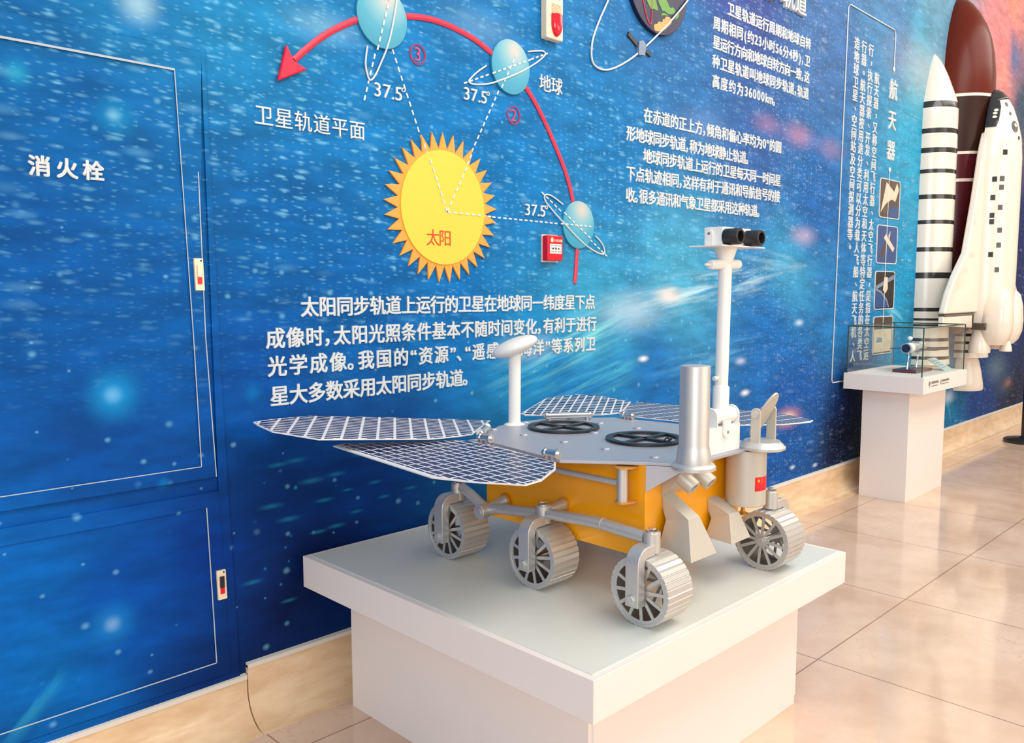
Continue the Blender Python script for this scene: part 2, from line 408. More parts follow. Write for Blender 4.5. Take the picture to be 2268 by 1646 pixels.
M_STEELBLUE = mat('slate_picture', (120, 140, 165), .45, noise=.3, nscale=40)

# ------------------------------------------------------------------ mesh builder
class MB:
    def __init__(s): s.bm = bmesh.new(); s.mi = 0
    def _f(s, vs):
        try: f = s.bm.faces.new(vs); f.material_index = s.mi; return f
        except ValueError: return None
    def box(s, a, b, M=None):
        (x0, y0, z0), (x1, y1, z1) = a, b
        P = [(x0, y0, z0), (x1, y0, z0), (x1, y1, z0), (x0, y1, z0), (x0, y0, z1), (x1, y0, z1), (x1, y1, z1), (x0, y1, z1)]
        V = [s.bm.verts.new(M @ Vector(p) if M else p) for p in P]
        for q in ((3, 2, 1, 0), (4, 5, 6, 7), (0, 1, 5, 4), (1, 2, 6, 5), (2, 3, 7, 6), (3, 0, 4, 7)): s._f([V[i] for i in q])
        return s
    def rings(s, R, cap0=True, cap1=True, loop=False):
        V = [[s.bm.verts.new(p) for p in r] for r in R]; n = len(V[0])
        for i in range(len(V)-(0 if loop else 1)):
            A, B = V[i], V[(i+1) % len(V)]
            for j in range(n): s._f([A[j], A[(j+1) % n], B[(j+1) % n], B[j]])
        if not loop:
            if cap0: s._f(list(reversed(V[0])))
            if cap1: s._f(V[-1])
        return s
    def tube(s, pts, r, n=20, caps=True):
        pts = [Vector(p) for p in pts]; R = []
        rr = r if isinstance(r, (list, tuple)) else [r]*len(pts)
        t0 = (pts[1]-pts[0]).normalized(); a = t0.orthogonal().normalized()
        for i, p in enumerate(pts):
            t = (pts[min(i+1, len(pts)-1)]-pts[max(i-1, 0)]).normalized()
            a = (a-t*a.dot(t)).normalized(); b = t.cross(a)
            R.append([p+rr[i]*(math.cos(2*PI*j/n)*a+math.sin(2*PI*j/n)*b) for j in range(n)])
        return s.rings(R, caps, caps)
    def lathe(s, prof, M=None, n=40):
        """profile of (radius, height) about local z"""
        R = []
        for (r, h) in prof:
            R.append([(M @ Vector((r*math.cos(2*PI*j/n), r*math.sin(2*PI*j/n), h)) if M else (r*math.cos(2*PI*j/n), r*math.sin(2*PI*j/n), h)) for j in range(n)])
        return s.rings(R, prof[0][0] > 1e-5, prof[-1][0] > 1e-5)
    def prism(s, poly, d0, d1, axis='z', M=None):
        """polygon pushed along an axis; for 'y' the polygon is (x, z), for 'x' it is (y, z)"""
        def P(a, b, d): return {'z': (a, b, d), 'y': (a, d, b), 'x': (d, a, b)}[axis]
        A = [s.bm.verts.new(M @ Vector(P(a, b, d0)) if M else P(a, b, d0)) for a, b in poly]
        B = [s.bm.verts.new(M @ Vector(P(a, b, d1)) if M else P(a, b, d1)) for a, b in poly]
        n = len(poly)
        for i in range(n): s._f([A[i], A[(i+1) % n], B[(i+1) % n], B[i]])
        s._f(list(reversed(A))); s._f(B); return s
    def ring2d(s, outer, inner, d0, d1, axis='z', M=None):
        def P(a, b, d): return {'z': (a, b, d), 'y': (a, d, b), 'x': (d, a, b)}[axis]
        V = []
        for poly, d in ((outer, d0), (outer, d1), (inner, d1), (inner, d0)):
            V.append([s.bm.verts.new(M @ Vector(P(a, b, d)) if M else P(a, b, d)) for a, b in poly])
        n = len(outer)
        for q in range(4):
            A, B = V[q], V[(q+1) % 4]
            for i in range(n): s._f([A[i], A[(i+1) % n], B[(i+1) % n], B[i]])
        return s
    def ellipsoid(s, c, r, M=None, nu=32, nv=16):
        R = []
        for i in range(nv+1):
            a = PI*i/nv; sr = max(math.sin(a), 1e-4)
            R.append([Vector((r[0]*sr*math.cos(2*PI*j/nu), r[1]*sr*math.sin(2*PI*j/nu), -r[2]*math.cos(a))) for j in range(nu)])
        T = (M if M else Matrix.Identity(3))
        return s.rings([[T @ p + Vector(c) for p in q] for q in R])
    def out(s, name, mats, parent=None, smooth=True, bevel=0., origin=None, seg=2, ang=38):
        bmesh.ops.remove_doubles(s.bm, verts=s.bm.verts, dist=1e-6)
        bmesh.ops.recalc_face_normals(s.bm, faces=s.bm.faces)
        if origin is not None: bmesh.ops.translate(s.bm, verts=s.bm.verts, vec=-Vector(origin))
        if smooth:
            for f in s.bm.faces: f.smooth = True
            for e in s.bm.edges:
                if len(e.link_faces) == 2 and e.calc_face_angle(0) > math.radians(ang): e.smooth = False
        me = bpy.data.meshes.new(name); s.bm.to_mesh(me); s.bm.free()
        for m in (mats if isinstance(mats, (list, tuple)) else [mats]): me.materials.append(m)
        o = bpy.data.objects.new(name, me); COL.objects.link(o)
        if origin is not None: o.location = origin
        if parent is not None: adopt(o, parent)
        if bevel:
            b = o.modifiers.new('bevel', 'BEVEL'); b.width = bevel; b.segments = seg; b.limit_method = 'ANGLE'; b.angle_limit = math.radians(40); b.harden_normals = False
        return o
def wloc(o):
    v = Vector(o.location); p = o.parent
    while p: v = v+Vector(p.location); p = p.parent
    return v
def adopt(o, parent): o.location = Vector(o.location)-wloc(parent); o.parent = parent
def tag(o, label, cat, group=None):
    o['label'] = label; o['category'] = cat
    if group: o['group'] = group
    return o
def thing(name, label, cat, loc=(0, 0, 0), group=None):
    o = bpy.data.objects.new(name, None); o.empty_display_size = .05; COL.objects.link(o); o.location = loc
    return tag(o, label, cat, group)
def struct(o): o['kind'] = 'structure'; return o
def copy_tree(o, parent=None):
    c = o.copy(); COL.objects.link(c)
    if parent: c.parent = parent
    for ch in list(o.children): copy_tree(ch, c)
    return c
def circ(cx, cy, r, n=40, a0=0.): return [(cx+r*math.cos(a0+2*PI*i/n), cy+r*math.sin(a0+2*PI*i/n)) for i in range(n)]
def rrect(x0, y0, x1, y1, r, n=5):
    P = []
    for cx, cy, a in ((x1-r, y1-r, 0), (x0+r, y1-r, 90), (x0+r, y0+r, 180), (x1-r, y0+r, 270)):
        for i in range(n+1): t = math.radians(a+90*i/n); P.append((cx+r*math.cos(t), cy+r*math.sin(t)))
    return P
def smooth_path(P, n=6, closed=False):
    Q = []; m = len(P)
    for i in range(m if closed else m-1):
        g = lambda j: Vector(P[j % m] if closed else P[max(0, min(m-1, j))])
        a, b, c, d = g(i-1), g(i), g(i+1), g(i+2)
        for q in range(n):
            t = q/n; Q.append(.5*((2*b)+(c-a)*t+(2*a-5*b+4*c-d)*t*t+(3*b-a-3*c+d)*t**3))
    if not closed: Q.append(Vector(P[-1]))
    return Q

# ------------------------------------------------------------------ room shell
mb = MB(); mb.box((-1.5, 0, -.02), (16, .15, 4.6)); struct(mb.out('wall_back', M_MURAL, smooth=False))
mb = MB(); mb.box((-1.5, -6.6, -.06), (16, .15, 0)); struct(mb.out('floor', M_FLOOR, smooth=False))
def cove(x0, x1, top, name):
    prof = [(0, top), (-.012, top), (-.013, .104)]
    for i in range(1, 11):
        a = PI/2*i/10; prof.append((-.013-.092*(1-math.cos(a)), .104-.103*math.sin(a)))
    prof += [(-.105, 0), (0, 0)]
    mb = MB(); mb.prism(prof, x0, x1, 'x'); o = struct(mb.out(name, M_COVE))
    mb = MB(); mb.prism([(-.001, top-.007), (-.016, top-.008), (-.0165, top+.005), (-.001, top+.007)], x0, x1, 'x'); f = mb.out('filler_strip', M_GROUT, o)
    return o
cove(1.094, 16, .177, 'baseboard_back')
cove(-1.5, 1.090, .146, 'baseboard_back_cabinet')

# ------------------------------------------------------------------ lettering
LATIN = '0123456789.kmFIRE→←●'
_cache = {}
def glyph(ch, weight, ext):
    key = (ch, weight, ext)
    if key in _cache: return _cache[key]
    cu = bpy.data.curves.new('glyph', 'FONT'); cu.body = ch; cu.size = 1; cu.align_x = 'CENTER'; cu.align_y = 'BOTTOM_BASELINE'
    cu.extrude = ext; cu.resolution_u = 4; cu.fill_mode = 'BOTH'
    o = bpy.data.objects.new('glyph', cu); COL.objects.link(o)
    dg = bpy.context.evaluated_depsgraph_get(); me = bpy.data.meshes.new_from_object(o.evaluated_get(dg))
    V = [tuple(v.co) for v in me.vertices]; F = [tuple(p.vertices) for p in me.polygons]
    if weight > .001:       # bolder strokes: the outline laid down again a little to each side
        V0, F0 = V, F; V, F = [], []; lift = 0.
        for dx, dy in ((-1, -.78), (.78, -1), (1, .78), (-.78, 1)):
            b = len(V); V += [(p[0]+dx*weight*.62, p[1]+dy*weight*.5, p[2]+(lift if p[2] > 0 else 0)) for p in V0]; lift += .006; F += [tuple(i+b for i in f) for f in F0]
    bpy.data.objects.remove(o); bpy.data.curves.remove(cu); bpy.data.meshes.remove(me)
    _cache[key] = (V, F); return V, F
_gv, _ = glyph('国', 0., 0.)
GY0 = min(v[1] for v in _gv); GY1 = max(v[1] for v in _gv); GX0 = min(v[0] for v in _gv); GX1 = max(v[0] for v in _gv)
GH = GY1-GY0
_dv, _ = glyph('5', 0., 0.)
DY0 = min(v[1] for v in _dv); DY1 = max(v[1] for v in _dv)
def put_char(name, ch, x, z, h, mat_, parent, weight=.02, ext=.0018, y=0., wx=1.):
    """one raised character centred on (x, z) of the wall, its face turned to the room"""
    s = h/GH; dig = ch in LATIN
    V, F = glyph(ch, weight, ext/s)
    cy = (GY0+GY1)/2
    if dig and ch not in '.→←●': cy = (DY0+DY1)/2
    if ch == '.': cy = (DY0+DY1)/2
    cx = 0.
    me = bpy.data.meshes.new(name)
    me.from_pydata([(s*(v[0]-cx)*wx, -(s*v[2]+ext), s*(v[1]-cy)) for v in V], [], [tuple(reversed(f)) for f in F]) if False else me.from_pydata([(s*(v[0]-cx)*wx, -(s*v[2]+ext), s*(v[1]-cy)) for v in V], [], F)
    me.materials.append(mat_)
    o = bpy.data.objects.new(name, me); COL.objects.link(o); o.location = (x, y, z)
    adopt(o, parent); return o
def adv(c): return .5 if c in '，、。“”°()' else .56 if c in LATIN else 1.
def line(parent, s, x0, x1, z, h, m=None, weight=.033, ext=.0018, y=0., name='character', wx=1.):
    A = [adv(c) for c in s]; P = [0.]
    for i in range(1, len(s)): P.append(P[-1]+(A[i-1]+A[i])/2)
    tot = P[-1] or 1.
    for c, p in zip(s, P):
        x = x0+(x1-x0)*p/tot
        if c in '，、。': x += h*.22     # these marks sit at the left of a full cell
        put_char(name, c, x, z, h, m or M_LETTER, parent, weight, ext, y, wx)
t = thing('wall_lettering', 'four-line paragraph of raised white characters below the yellow sun', 'lettering', (1.95, 0, 1.09))
for s, a, b, z in (('太阳同步轨道上运行的卫星在地球同一纬度星下点', 1.338, 2.655, 1.229), ('成像时，太阳光照条件基本不随时间变化，有利于进行', 1.221, 2.666, 1.138),
                   ('光学成像。我国的“资源”、“遥感”、“海洋”等系列卫', 1.224, 2.661, 1.055), ('星大多数采用太阳同步轨道。', 1.229, 1.97, .966)):
    line(t, s, a, b, z, .0565)
t = thing('wall_title', 'raised white title 卫星轨道平面 left of the sun diagram', 'lettering', (1.36, 0, 1.777))
line(t, '卫星轨道平面', 1.205, 1.523, 1.778, .054, weight=.004)
t = thing('wall_caption', 'raised white caption 地球 beside the second turquoise globe', 'lettering', (2.41, 0, 2.064))
line(t, '地球', 2.381, 2.447, 2.064, .060, weight=.008)
t = thing('wall_lettering', 'five-line raised white paragraph highest on the wall, about 36000km orbits', 'lettering', (4.04, 0, 2.45))
for s, a, b, z in (('卫星轨道运行周期和地球自转', 3.699, 4.507, 2.634), ('周期相同(约23小时56分4秒)，卫', 3.576, 4.503, 2.541), ('星运行方向和地球自转方向一致，这', 3.576, 4.504, 2.454),
                   ('种卫星轨道叫地球同步轨道，轨道', 3.575, 4.499, 2.365), ('高度约为36000km。', 3.578, 4.148, 2.273)):
    line(t, s, a, b, z, .0585, ext=.0016)
t = thing('wall_lettering', 'two-line raised white paragraph starting 在赤道, mid wall above the camera mast', 'lettering', (3.56, 0, 1.99))
for s, a, b, z in (('在赤道的正上方，倾角和偏心率均为0°的圆', 3.04, 4.206, 2.038), ('形地球同步轨道，称为地球静止轨道。', 2.919, 3.889, 1.945)): line(t, s, a, b, z, .0585, ext=.0016)
t = thing('wall_lettering', 'three-line raised white paragraph just above the rover camera head', 'lettering', (3.56, 0, 1.77))
for s, a, b, z in (('地球同步轨道上运行的卫星每天同一时间星', 3.039, 4.209, 1.863), ('下点轨迹相同，这样有利于通讯和导航信号的接', 2.921, 4.206, 1.778), ('收。很多通讯和气象卫星都采用这种轨道。', 2.919, 4.016, 1.686)): line(t, s, a, b, z, .0585, ext=.0016)
t = thing('wall_title', 'large raised white title cut by the top edge of the photo', 'lettering', (4.06, 0, 2.8))
line(t, '地球同步轨道', 3.70, 4.385, 2.822, .12, weight=.015, ext=.008)
t = thing('wall_title', 'large upright white title 航天器 inside the thin white frame line', 'lettering', (5.71, 0, 2.385))
for c, z in zip('航天器', (2.579, 2.385, 2.191)): put_char('character', c, 5.71, z, .118, M_LETTER, t, .03, .003)
for i, (s, x, lab) in enumerate((('航天器，又称空间飞行器、太空飞行器，是指在太空运', 5.447, 'upright column of white characters nearest the framed pictures, starting 航天器'),
                      ('行，执行探索、开发、利用太空和天体等特定任务的各类飞', 5.343, 'upright column of white characters starting 行，执行探索'),
                      ('行器。航天器按用途分类可以分为载人飞船、航天飞机、人', 5.241, 'upright column of white characters starting 行器。航天器按用途'),
                      ('造地球卫星、空间站及空间探测器等。', 5.136, 'short upright column of white characters next to the left frame line'))):
    t = thing('text_column', lab, 'lettering', (x, 0, 1.8), 'upright text columns in the white frame')
    for j, c in enumerate(s):
        r = j+(2 if i == 0 else 0)
        put_char('character', c, x+(.03 if c in '，、。' else 0), 2.760-.0762*r+(.02 if c in '，、。' else 0), .0675, M_LETTER, t, .022, .0016)

# ------------------------------------------------------------------ orbit diagram
SX, SZ = 1.868, 1.561
GL = ((1.623, 2.142, .097), (2.194, 2.091, .097), (2.576, 1.541, .095))
def face_y(x, z):
    d = math.hypot(x-SX, z-SZ)
    for gx, gz, gr in GL:
        if math.hypot(x-gx, z-gz) < gr: return -.009
    if d < .191: return -.012
    if d < .225: return -.007
    return 0.
sun = thing('sun_emblem', 'yellow sun disc with a ring of orange spikes on the blue wall', 'wall emblem', (SX, 0, SZ))
n = 33; star = []
for i in range(n):
    a = 2*PI*i/n+.05; star.append((SX+.252*math.cos(a), SZ+.256*math.sin(a))); a += PI/n; star.append((SX+.196*math.cos(a), SZ+.199*math.sin(a)))
mb = MB(); mb.prism(star, 0, -.008, 'y'); mb.out('spike_ring', M_RAY, sun, smooth=False, bevel=.0014)
mb = MB(); mb.prism([(SX+.186*math.cos(2*PI*i/96), SZ+.194*math.sin(2*PI*i/96)) for i in range(96)], -.001, -.012, 'y'); mb.out('disc', M_SUN, sun, bevel=.001)
line(sun, '太阳', 1.815, 1.869, 1.4575, .052, M_REDPRINT, 0., .0006, -.012)

def dashes(p0, p1, parent, step=.028, on=.58, w=.0055, name='dash', d=.0022):
    L = math.hypot(p1[0]-p0[0], p1[1]-p0[1]); ux, uz = (p1[0]-p0[0])/L, (p1[1]-p0[1])/L; k = 0.
    while k+step*on <= L:
        a = (p0[0]+ux*k, p0[1]+uz*k); b = (a[0]+ux*step*on, a[1]+uz*step*on); y = max(face_y(*a), face_y(*b)) if face_y(*a)*face_y(*b) != 0 else min(face_y(*a), face_y(*b))
        nx, nz = -uz*w/2, ux*w/2
        mb = MB(); mb.prism([(a[0]+nx, a[1]+nz), (a[0]-nx, a[1]-nz), (b[0]-nx, b[1]-nz), (b[0]+nx, b[1]+nz)], y, y-d, 'y'); mb.out(name, M_LETTER, parent, smooth=False)
        k += step
for (a, b, lab) in (((1.878, 1.548), (1.664, 2.054), 'white dashed line from the sun centre up to the topmost globe'),
                    ((1.878, 1.548), (2.233, 2.165), 'white dashed line from the sun centre to the globe under the strobe'),
                    ((1.878, 1.548), (2.664, 1.538), 'level white dashed line from the sun centre to the lowest globe')):
    t = thing('dashed_line', lab, 'diagram line', (a[0], 0, a[1]), 'dashed sight lines of the sun diagram'); dashes(a, b, t)
ORB = {0: [(1.566, 2.043), (1.558, 1.99), (1.564, 1.956), (1.574, 1.94), (1.591, 1.954), (1.613, 1.993), (1.647, 2.076), (1.679, 2.209), (1.70, 2.33)],
       1: [(2.074, 2.075), (2.03, 2.045), (1.998, 2.017), (1.991, 2.005), (2.015, 2.001), (2.084, 2.014), (2.151, 2.04), (2.244, 2.083), (2.329, 2.131), (2.373, 2.164), (2.378, 2.179), (2.353, 2.18), (2.285, 2.164)],
       2: [(2.484, 1.617), (2.418, 1.645), (2.382, 1.646), (2.379, 1.628), (2.405, 1.603), (2.484, 1.543), (2.58, 1.481), (2.665, 1.445), (2.724, 1.429), (2.745, 1.435), (2.739, 1.459), (2.718, 1.481), (2.685, 1.502)]}
AX = {0: ((1.552, 1.875), (1.66, 2.24)), 1: ((1.97, 1.997), (2.413, 2.187)), 2: ((2.364, 1.655), (2.778, 1.413))}
LAB = ('turquoise globe disc cut by the top edge, upper end of the red arc', 'turquoise globe disc with a ring, left below the strobe alarm', 'turquoise globe disc with a ring beside the red call point')
for i, (gx, gz, gr) in enumerate(GL):
    g = thing('globe_emblem', LAB[i], 'wall emblem', (gx, 0, gz), 'turquoise globes of the sun diagram')
    mb = MB(); mb.prism(circ(gx, gz, gr, 72), 0, -.009, 'y'); mb.out('disc', M_GLOBE, g, bevel=.001, origin=(gx, 0, gz))
    P = smooth_path([(x, (-.0105 if face_y(x, z) < -.008 else -.004), z) for x, z in ORB[i]], 6)
    mb = MB(); mb.tube(P, .0031, 8); mb.out('orbit_ring', M_LETTER, g)
    dashes(*AX[i], g, name='axis_dash', d=.0028)
ARC = [(1.307, 1.952), (1.385, 2.023), (1.465, 2.079), (1.56, 2.127), (1.715, 2.166), (1.818, 2.180), (1.917, 2.175), (2.02, 2.155), (2.102, 2.124), (2.19, 2.085), (2.28, 2.030), (2.366, 1.940), (2.456, 1.815), (2.51, 1.725), (2.546, 1.630), (2.572, 1.50), (2.572, 1.439), (2.567, 1.375), (2.559, 1.306)]
arr = thing('orbit_arrow', 'long curved red arrow passing behind the three turquoise globes', 'wall emblem', (2.1, 0, 1.95))
P = smooth_path([(x, 0, z) for x, z in ARC], 6); R = []
for i, p in enumerate(P):
    d = (P[min(i+1, len(P)-1)]-P[max(i-1, 0)]).normalized(); nn = Vector((-d.z, 0, d.x)); h = .0095
    p = p+Vector((0, -.0012, 0)); R.append([p+nn*h, p+nn*h+Vector((0, -.0028, 0)), p+nn*.002+Vector((0, -.0062, 0)), p-nn*.002+Vector((0, -.0062, 0)), p-nn*h+Vector((0, -.0028, 0)), p-nn*h])
mb = MB(); mb.rings(R); mb.out('arrow_shaft', M_RED, arr, smooth=False)
mb = MB(); mb.prism([(1.247, 1.880), (1.345, 1.930), (1.300, 1.948), (1.278, 1.990)], -.0012, -.016, 'y'); mb.out('arrow_head', M_REDHOT, arr, smooth=False, bevel=.005)
for ch, x0, x1, z, lab in (('a', 1.600, 1.695, 1.915, 'white figure 37.5° under the topmost globe'), ('b', 1.978, 2.072, 1.963, 'white figure 37.5° left of the ringed globe under the strobe'), ('c', 2.282, 2.378, 1.583, 'white figure 37.5° above the level dashed line')):
    t = thing('angle_figure', lab, 'lettering', ((x0+x1)/2, 0, z), 'angle figures of the sun diagram')
    s = '37.5'; X = [0, .33, .56, .78]
    for c, q in zip(s, X): put_char('character', c, x0-.004+(x1-x0)*q*1.12+.006, z, .054, M_LETTER, t, -.002, .003, 0., 1.08)
    mb = MB(); mb.ring2d(circ(x1+.010, z+.016, .0075, 20), circ(x1+.010, z+.016, .005, 20), 0, -.006, 'y'); mb.out('degree_mark', M_LETTER, t)
for ch, x, z, lab in (('3', 1.767, 2.056, 'pink outlined number 3 in a circle, right of the topmost globe'), ('2', 2.213, 1.922, 'pink outlined number 2 in a circle, below the ringed globe')):
    t = thing('number_mark', lab, 'lettering', (x, 0, z), 'circled numbers of the sun diagram')
    for r in (.034, .030):
        mb = MB(); mb.ring2d(circ(x, z, r, 40), circ(x, z, r-.0014, 40), 0, -.003, 'y'); mb.out('ring', M_PINKLINE, t)
    put_char('digit', ch, x, z, .054, M_PINKLINE, t, 0., .0015); 

# big printed earth with its looping orbit line
ea = thing('earth_emblem', 'dark navy globe disc with green and orange land at the top edge', 'wall emblem', (3.085, 0, 2.60))
mb = MB(); mb.prism(circ(3.085, 2.605, .217, 80), 0, -.02, 'y'); mb.out('disc', M_NAVY, ea, bevel=.002)
def land(name, P, m):
    mb = MB(); mb.prism([(q.x, q.y) for q in smooth_path([(a, b, 0) for a, b in P], 4, True)], -.0195, -.0215, 'y'); mb.out(name, m, ea)
for L in ([(2.985, 2.535), (2.99, 2.515), (3.01, 2.493), (3.026, 2.482), (3.043, 2.485), (3.076, 2.487), (3.066, 2.51), (3.052, 2.536), (3.02, 2.56)],
          [(3.075, 2.541), (3.080, 2.52), (3.092, 2.508), (3.108, 2.492), (3.126, 2.494), (3.15, 2.488), (3.188, 2.496), (3.205, 2.51), (3.190, 2.524), (3.165, 2.518), (3.150, 2.532), (3.125, 2.549)],
          [(3.205, 2.478), (3.225, 2.488), (3.236, 2.505), (3.222, 2.500)], [(3.10, 2.470), (3.12, 2.476), (3.15, 2.480), (3.128, 2.486), (3.105, 2.480)],
          [(3.03, 2.60), (3.09, 2.58), (3.16, 2.57), (3.23, 2.57), (3.26, 2.62), (3.20, 2.68), (3.08, 2.68)]): land('land', L, M_GREEN)
land('land', [(3.048, 2.411), (3.054, 2.424), (3.071, 2.429), (3.085, 2.442), (3.107, 2.443), (3.114, 2.458), (3.127, 2.462), (3.138, 2.474), (3.168, 2.475), (3.178, 2.458), (3.148, 2.432), (3.115, 2.41), (3.062, 2.397)], M_OCHRE)
mb = MB(); mb.tube(smooth_path([(2.955, -.021, 2.58), (2.965, -.021, 2.514), (2.989, -.021, 2.454), (3.012, -.021, 2.420), (3.028, -.021, 2.424), (3.031, -.021, 2.463), (3.032, -.021, 2.58)], 6), .0024, 8); mb.out('red_outline', M_RED, ea)
ol = thing('orbit_line', 'thin white looping orbit line around the navy globe at the top', 'wall emblem', (2.9, 0, 2.3))
O = [(2.80, 2.56), (2.754, 2.46), (2.698, 2.367), (2.656, 2.279), (2.652, 2.208), (2.686, 2.179), (2.758, 2.183), (2.863, 2.229), (2.987, 2.308), (3.149, 2.446), (3.303, 2.588), (3.36, 2.66)]
mb = MB(); mb.tube(smooth_path([(x, (-.025 if math.hypot(x-3.085, z-2.605) < .22 else -.006), z) for x, z in O], 8), .0040, 8); mb.out('line', M_LETTER, ol)
sa = thing('satellite_emblem', 'small satellite shape sitting on the thin white orbit line', 'wall emblem', (2.98, 0, 2.31))
mb = MB(); mb.prism([(2.955, 2.28), (3.00, 2.285), (3.008, 2.33), (2.985, 2.345), (2.958, 2.335)], 0, -.012, 'y'); mb.out('satellite_body', M_STEELBLUE, sa, smooth=False)
mb = MB(); mb.prism([(2.885, 2.345), (2.95, 2.312), (2.957, 2.328), (2.892, 2.362)], 0, -.008, 'y'); mb.out('solar_wing', M_BLACKPIC, sa, smooth=False)
mb = MB(); mb.prism([(3.008, 2.318), (3.05, 2.30), (3.045, 2.288), (3.005, 2.303)], 0, -.008, 'y'); mb.out('solar_wing', M_BLACKPIC, sa, smooth=False)

# white frame line and framed pictures
fl = thing('frame_line', 'thin white line with round ends framing the upright text columns', 'wall emblem', (5.0, 0, 1.8))
P = [(5.708, -.004, 2.718), (5.712, -.004, 2.93), (5.690, -.004, 2.958), (5.02, -.004, 2.963), (4.998, -.004, 2.94), (4.948, -.004, .73), (4.962, -.004, .709), (5.60, -.004, .709)]
mb = MB(); mb.tube(P, .0038, 8); mb.out('line', M_LETTER, fl)
mb = MB(); mb.ellipsoid((5.708, -.004, 2.712), (.017, .006, .017)); mb.out('dot', M_LETTER, fl)
fl2 = thing('picture_thread', 'thin white line with a dot running down through the framed pictures', 'wall emblem', (5.7, 0, 2.05))
mb = MB(); mb.tube([(5.705, -.003, 2.063), (5.70, -.003, .85)], .003, 8); mb.out('line', M_LETTER, fl2)
mb = MB(); mb.ellipsoid((5.705, -.004, 2.066), (.017, .006, .017)); mb.out('dot', M_LETTER, fl2)
PICS = (((5.560, 1.750, 5.900, 2.006), 'topmost framed picture, a pale spacecraft on a dark ground', [M_BROWNPIC, M_CREAMPIC, M_BLUEPIC, M_SHGREY], [(1, [(.05, .1), (.3, .95), (.72, .72), (.86, .98), (.97, .8), (.8, .45), (.6, .5), (.3, .35)]), (2, [(.35, 0), (.97, 0), (.97, .3), (.6, .32)]), (3, [(.1, .12), (.4, .42), (.55, .3), (.2, .03)])]),
        ((5.543, 1.450, 5.886, 1.703), 'second framed picture from the top, a crossed spacecraft over blue', [M_BLUEPIC, M_CREAMPIC, M_BROWNPIC], [(2, [(.1, .15), (.24, .1), (.62, .62), (.5, .7)]), (1, [(.32, .68), (.42, .8), (.9, .42), (.82, .3)]), (1, [(.55, .75), (.66, .9), (.6, .62)])]),
        ((5.540, 1.146, 5.872, 1.402), 'third framed picture from the top, a white figure above a blue horizon', [M_BLACKPIC, M_STEELBLUE, M_CREAMPIC, M_BLUEPIC], [(3, [(.02, .02), (.02, .5), (.3, .42), (.6, .2), (.72, .02)]), (1, [(.02, .5), (.3, .42), (.6, .2), (.72, .02), (.78, .02), (.64, .25), (.32, .48), (.02, .56)]), (1, [(.02, .52), (.98, .82), (.98, .95), (.02, .62)]), (2, [(.4, .5), (.45, .86), (.62, .88), (.66, .55), (.55, .42)])]),
        ((5.540, .846, 5.868, 1.101), 'lowest framed picture, partly seen through the glass case', [M_BROWNPIC, M_CREAMPIC, M_STEELBLUE], [(1, [(.02, .02), (.02, .68), (.98, .66), (.98, .02)]), (2, [(.15, .3), (.2, .45), (.48, .42), (.46, .3)])]))
for (x0, z0, x1, z1), lab, ms, shapes in PICS:
    p = thing('framed_picture', lab, 'picture', (x0, 0, z0), 'framed pictures by the space shuttle')
    mb = MB(); mb.ring2d(rrect(x0, z0, x1, z1, .025), rrect(x0+.008, z0+.006, x1-.008, z1-.006, .02), 0, -.005, 'y'); mb.out('frame', M_LETTER, p)
    mb = MB(); mb.prism(rrect(x0+.010, z0+.007, x1-.010, z1-.007, .02), 0, -.003, 'y')
    for q, (mi, S) in enumerate(shapes):
        mb.mi = mi; mb.prism([(x0+.012+(x1-x0-.024)*a, z0+.01+(z1-z0-.02)*b) for a, b in S], -.0028, -.0034-.0004*q, 'y')
    mb.out('picture', ms, p, smooth=False)

# ------------------------------------------------------------------ fire hydrant cabinet let into the wall
hc = thing('hydrant_cabinet', 'blue papered fire hydrant cabinet with two doors at the left', 'cabinet', (.2, 0, .15))
mb = MB(); mb.ring2d([(-.62, .150), (1.072, .147), (1.050, .95), (1.034, 1.940), (-.62, 1.945)], [(-.55, .178), (1.042, .170), (1.028, .70), (1.024, 1.921), (-.55, 1.926)], .004, -.007, 'y'); mb.out('cabinet_frame', M_MURAL, hc, smooth=False)
def cab_door(P, inset, gapm, lab):
    """door leaf as an outer polygon with a recessed field; thin white paper cut along the field"""
    mb = MB(); mb.ring2d(P, inset, .004, -.009, 'y'); leaf = mb.out('door_leaf', M_MURAL, hc, smooth=False)
    return leaf
d1P = [(-.55, .760), (1.022, .756), (1.006, 1.15), (1.006, 1.46), (1.024, 1.92), (-.55, 1.925)]
d1I = [(-.50, .797), (.980, .791), (.972, 1.15), (.962, 1.46), (.949, 1.860), (-.50, 1.862)]
leaf1 = cab_door(d1P, d1I, None, '')
mb = MB(); mb.prism(d1I, .002, -.005, 'y'); mb.out('door_field', M_MURAL, leaf1, smooth=False)
d2P = [(-.55, .180), (1.043, .172), (1.034, .45), (1.028, .714), (-.55, .718)]
d2I = [(-.50, .210), (1.002, .215), (.996, .45), (.990, .672), (-.50, .676)]
leaf2 = cab_door(d2P, d2I, None, '')
mb = MB(); mb.prism(d2I, .002, -.005, 'y'); mb.out('door_field', M_MURAL, leaf2, smooth=False)
def cut(parent, pts, w):
    mb = MB()
    for (a, b) in zip(pts, pts[1:]):
        a = Vector((a[0], 0, a[1])); b = Vector((b[0], 0, b[1])); d = (b-a).normalized(); n_ = Vector((-d.z, 0, d.x))*w/2
        mb.prism([((a+n_).x, (a+n_).z), ((b+n_).x, (b+n_).z), ((b-n_).x, (b-n_).z), ((a-n_).x, (a-n_).z)], -.008, -.0098, 'y')
    mb.out('torn_paper_edge', M_TORN, parent, smooth=False)
cut(leaf1, [(-.5, 1.862), (.62, 1.861), (.95, 1.860)], .0055)
cut(leaf1, [(.949, 1.858), (.962, 1.46), (.972, 1.15), (.980, .791), (-.5, .796)], .0022)
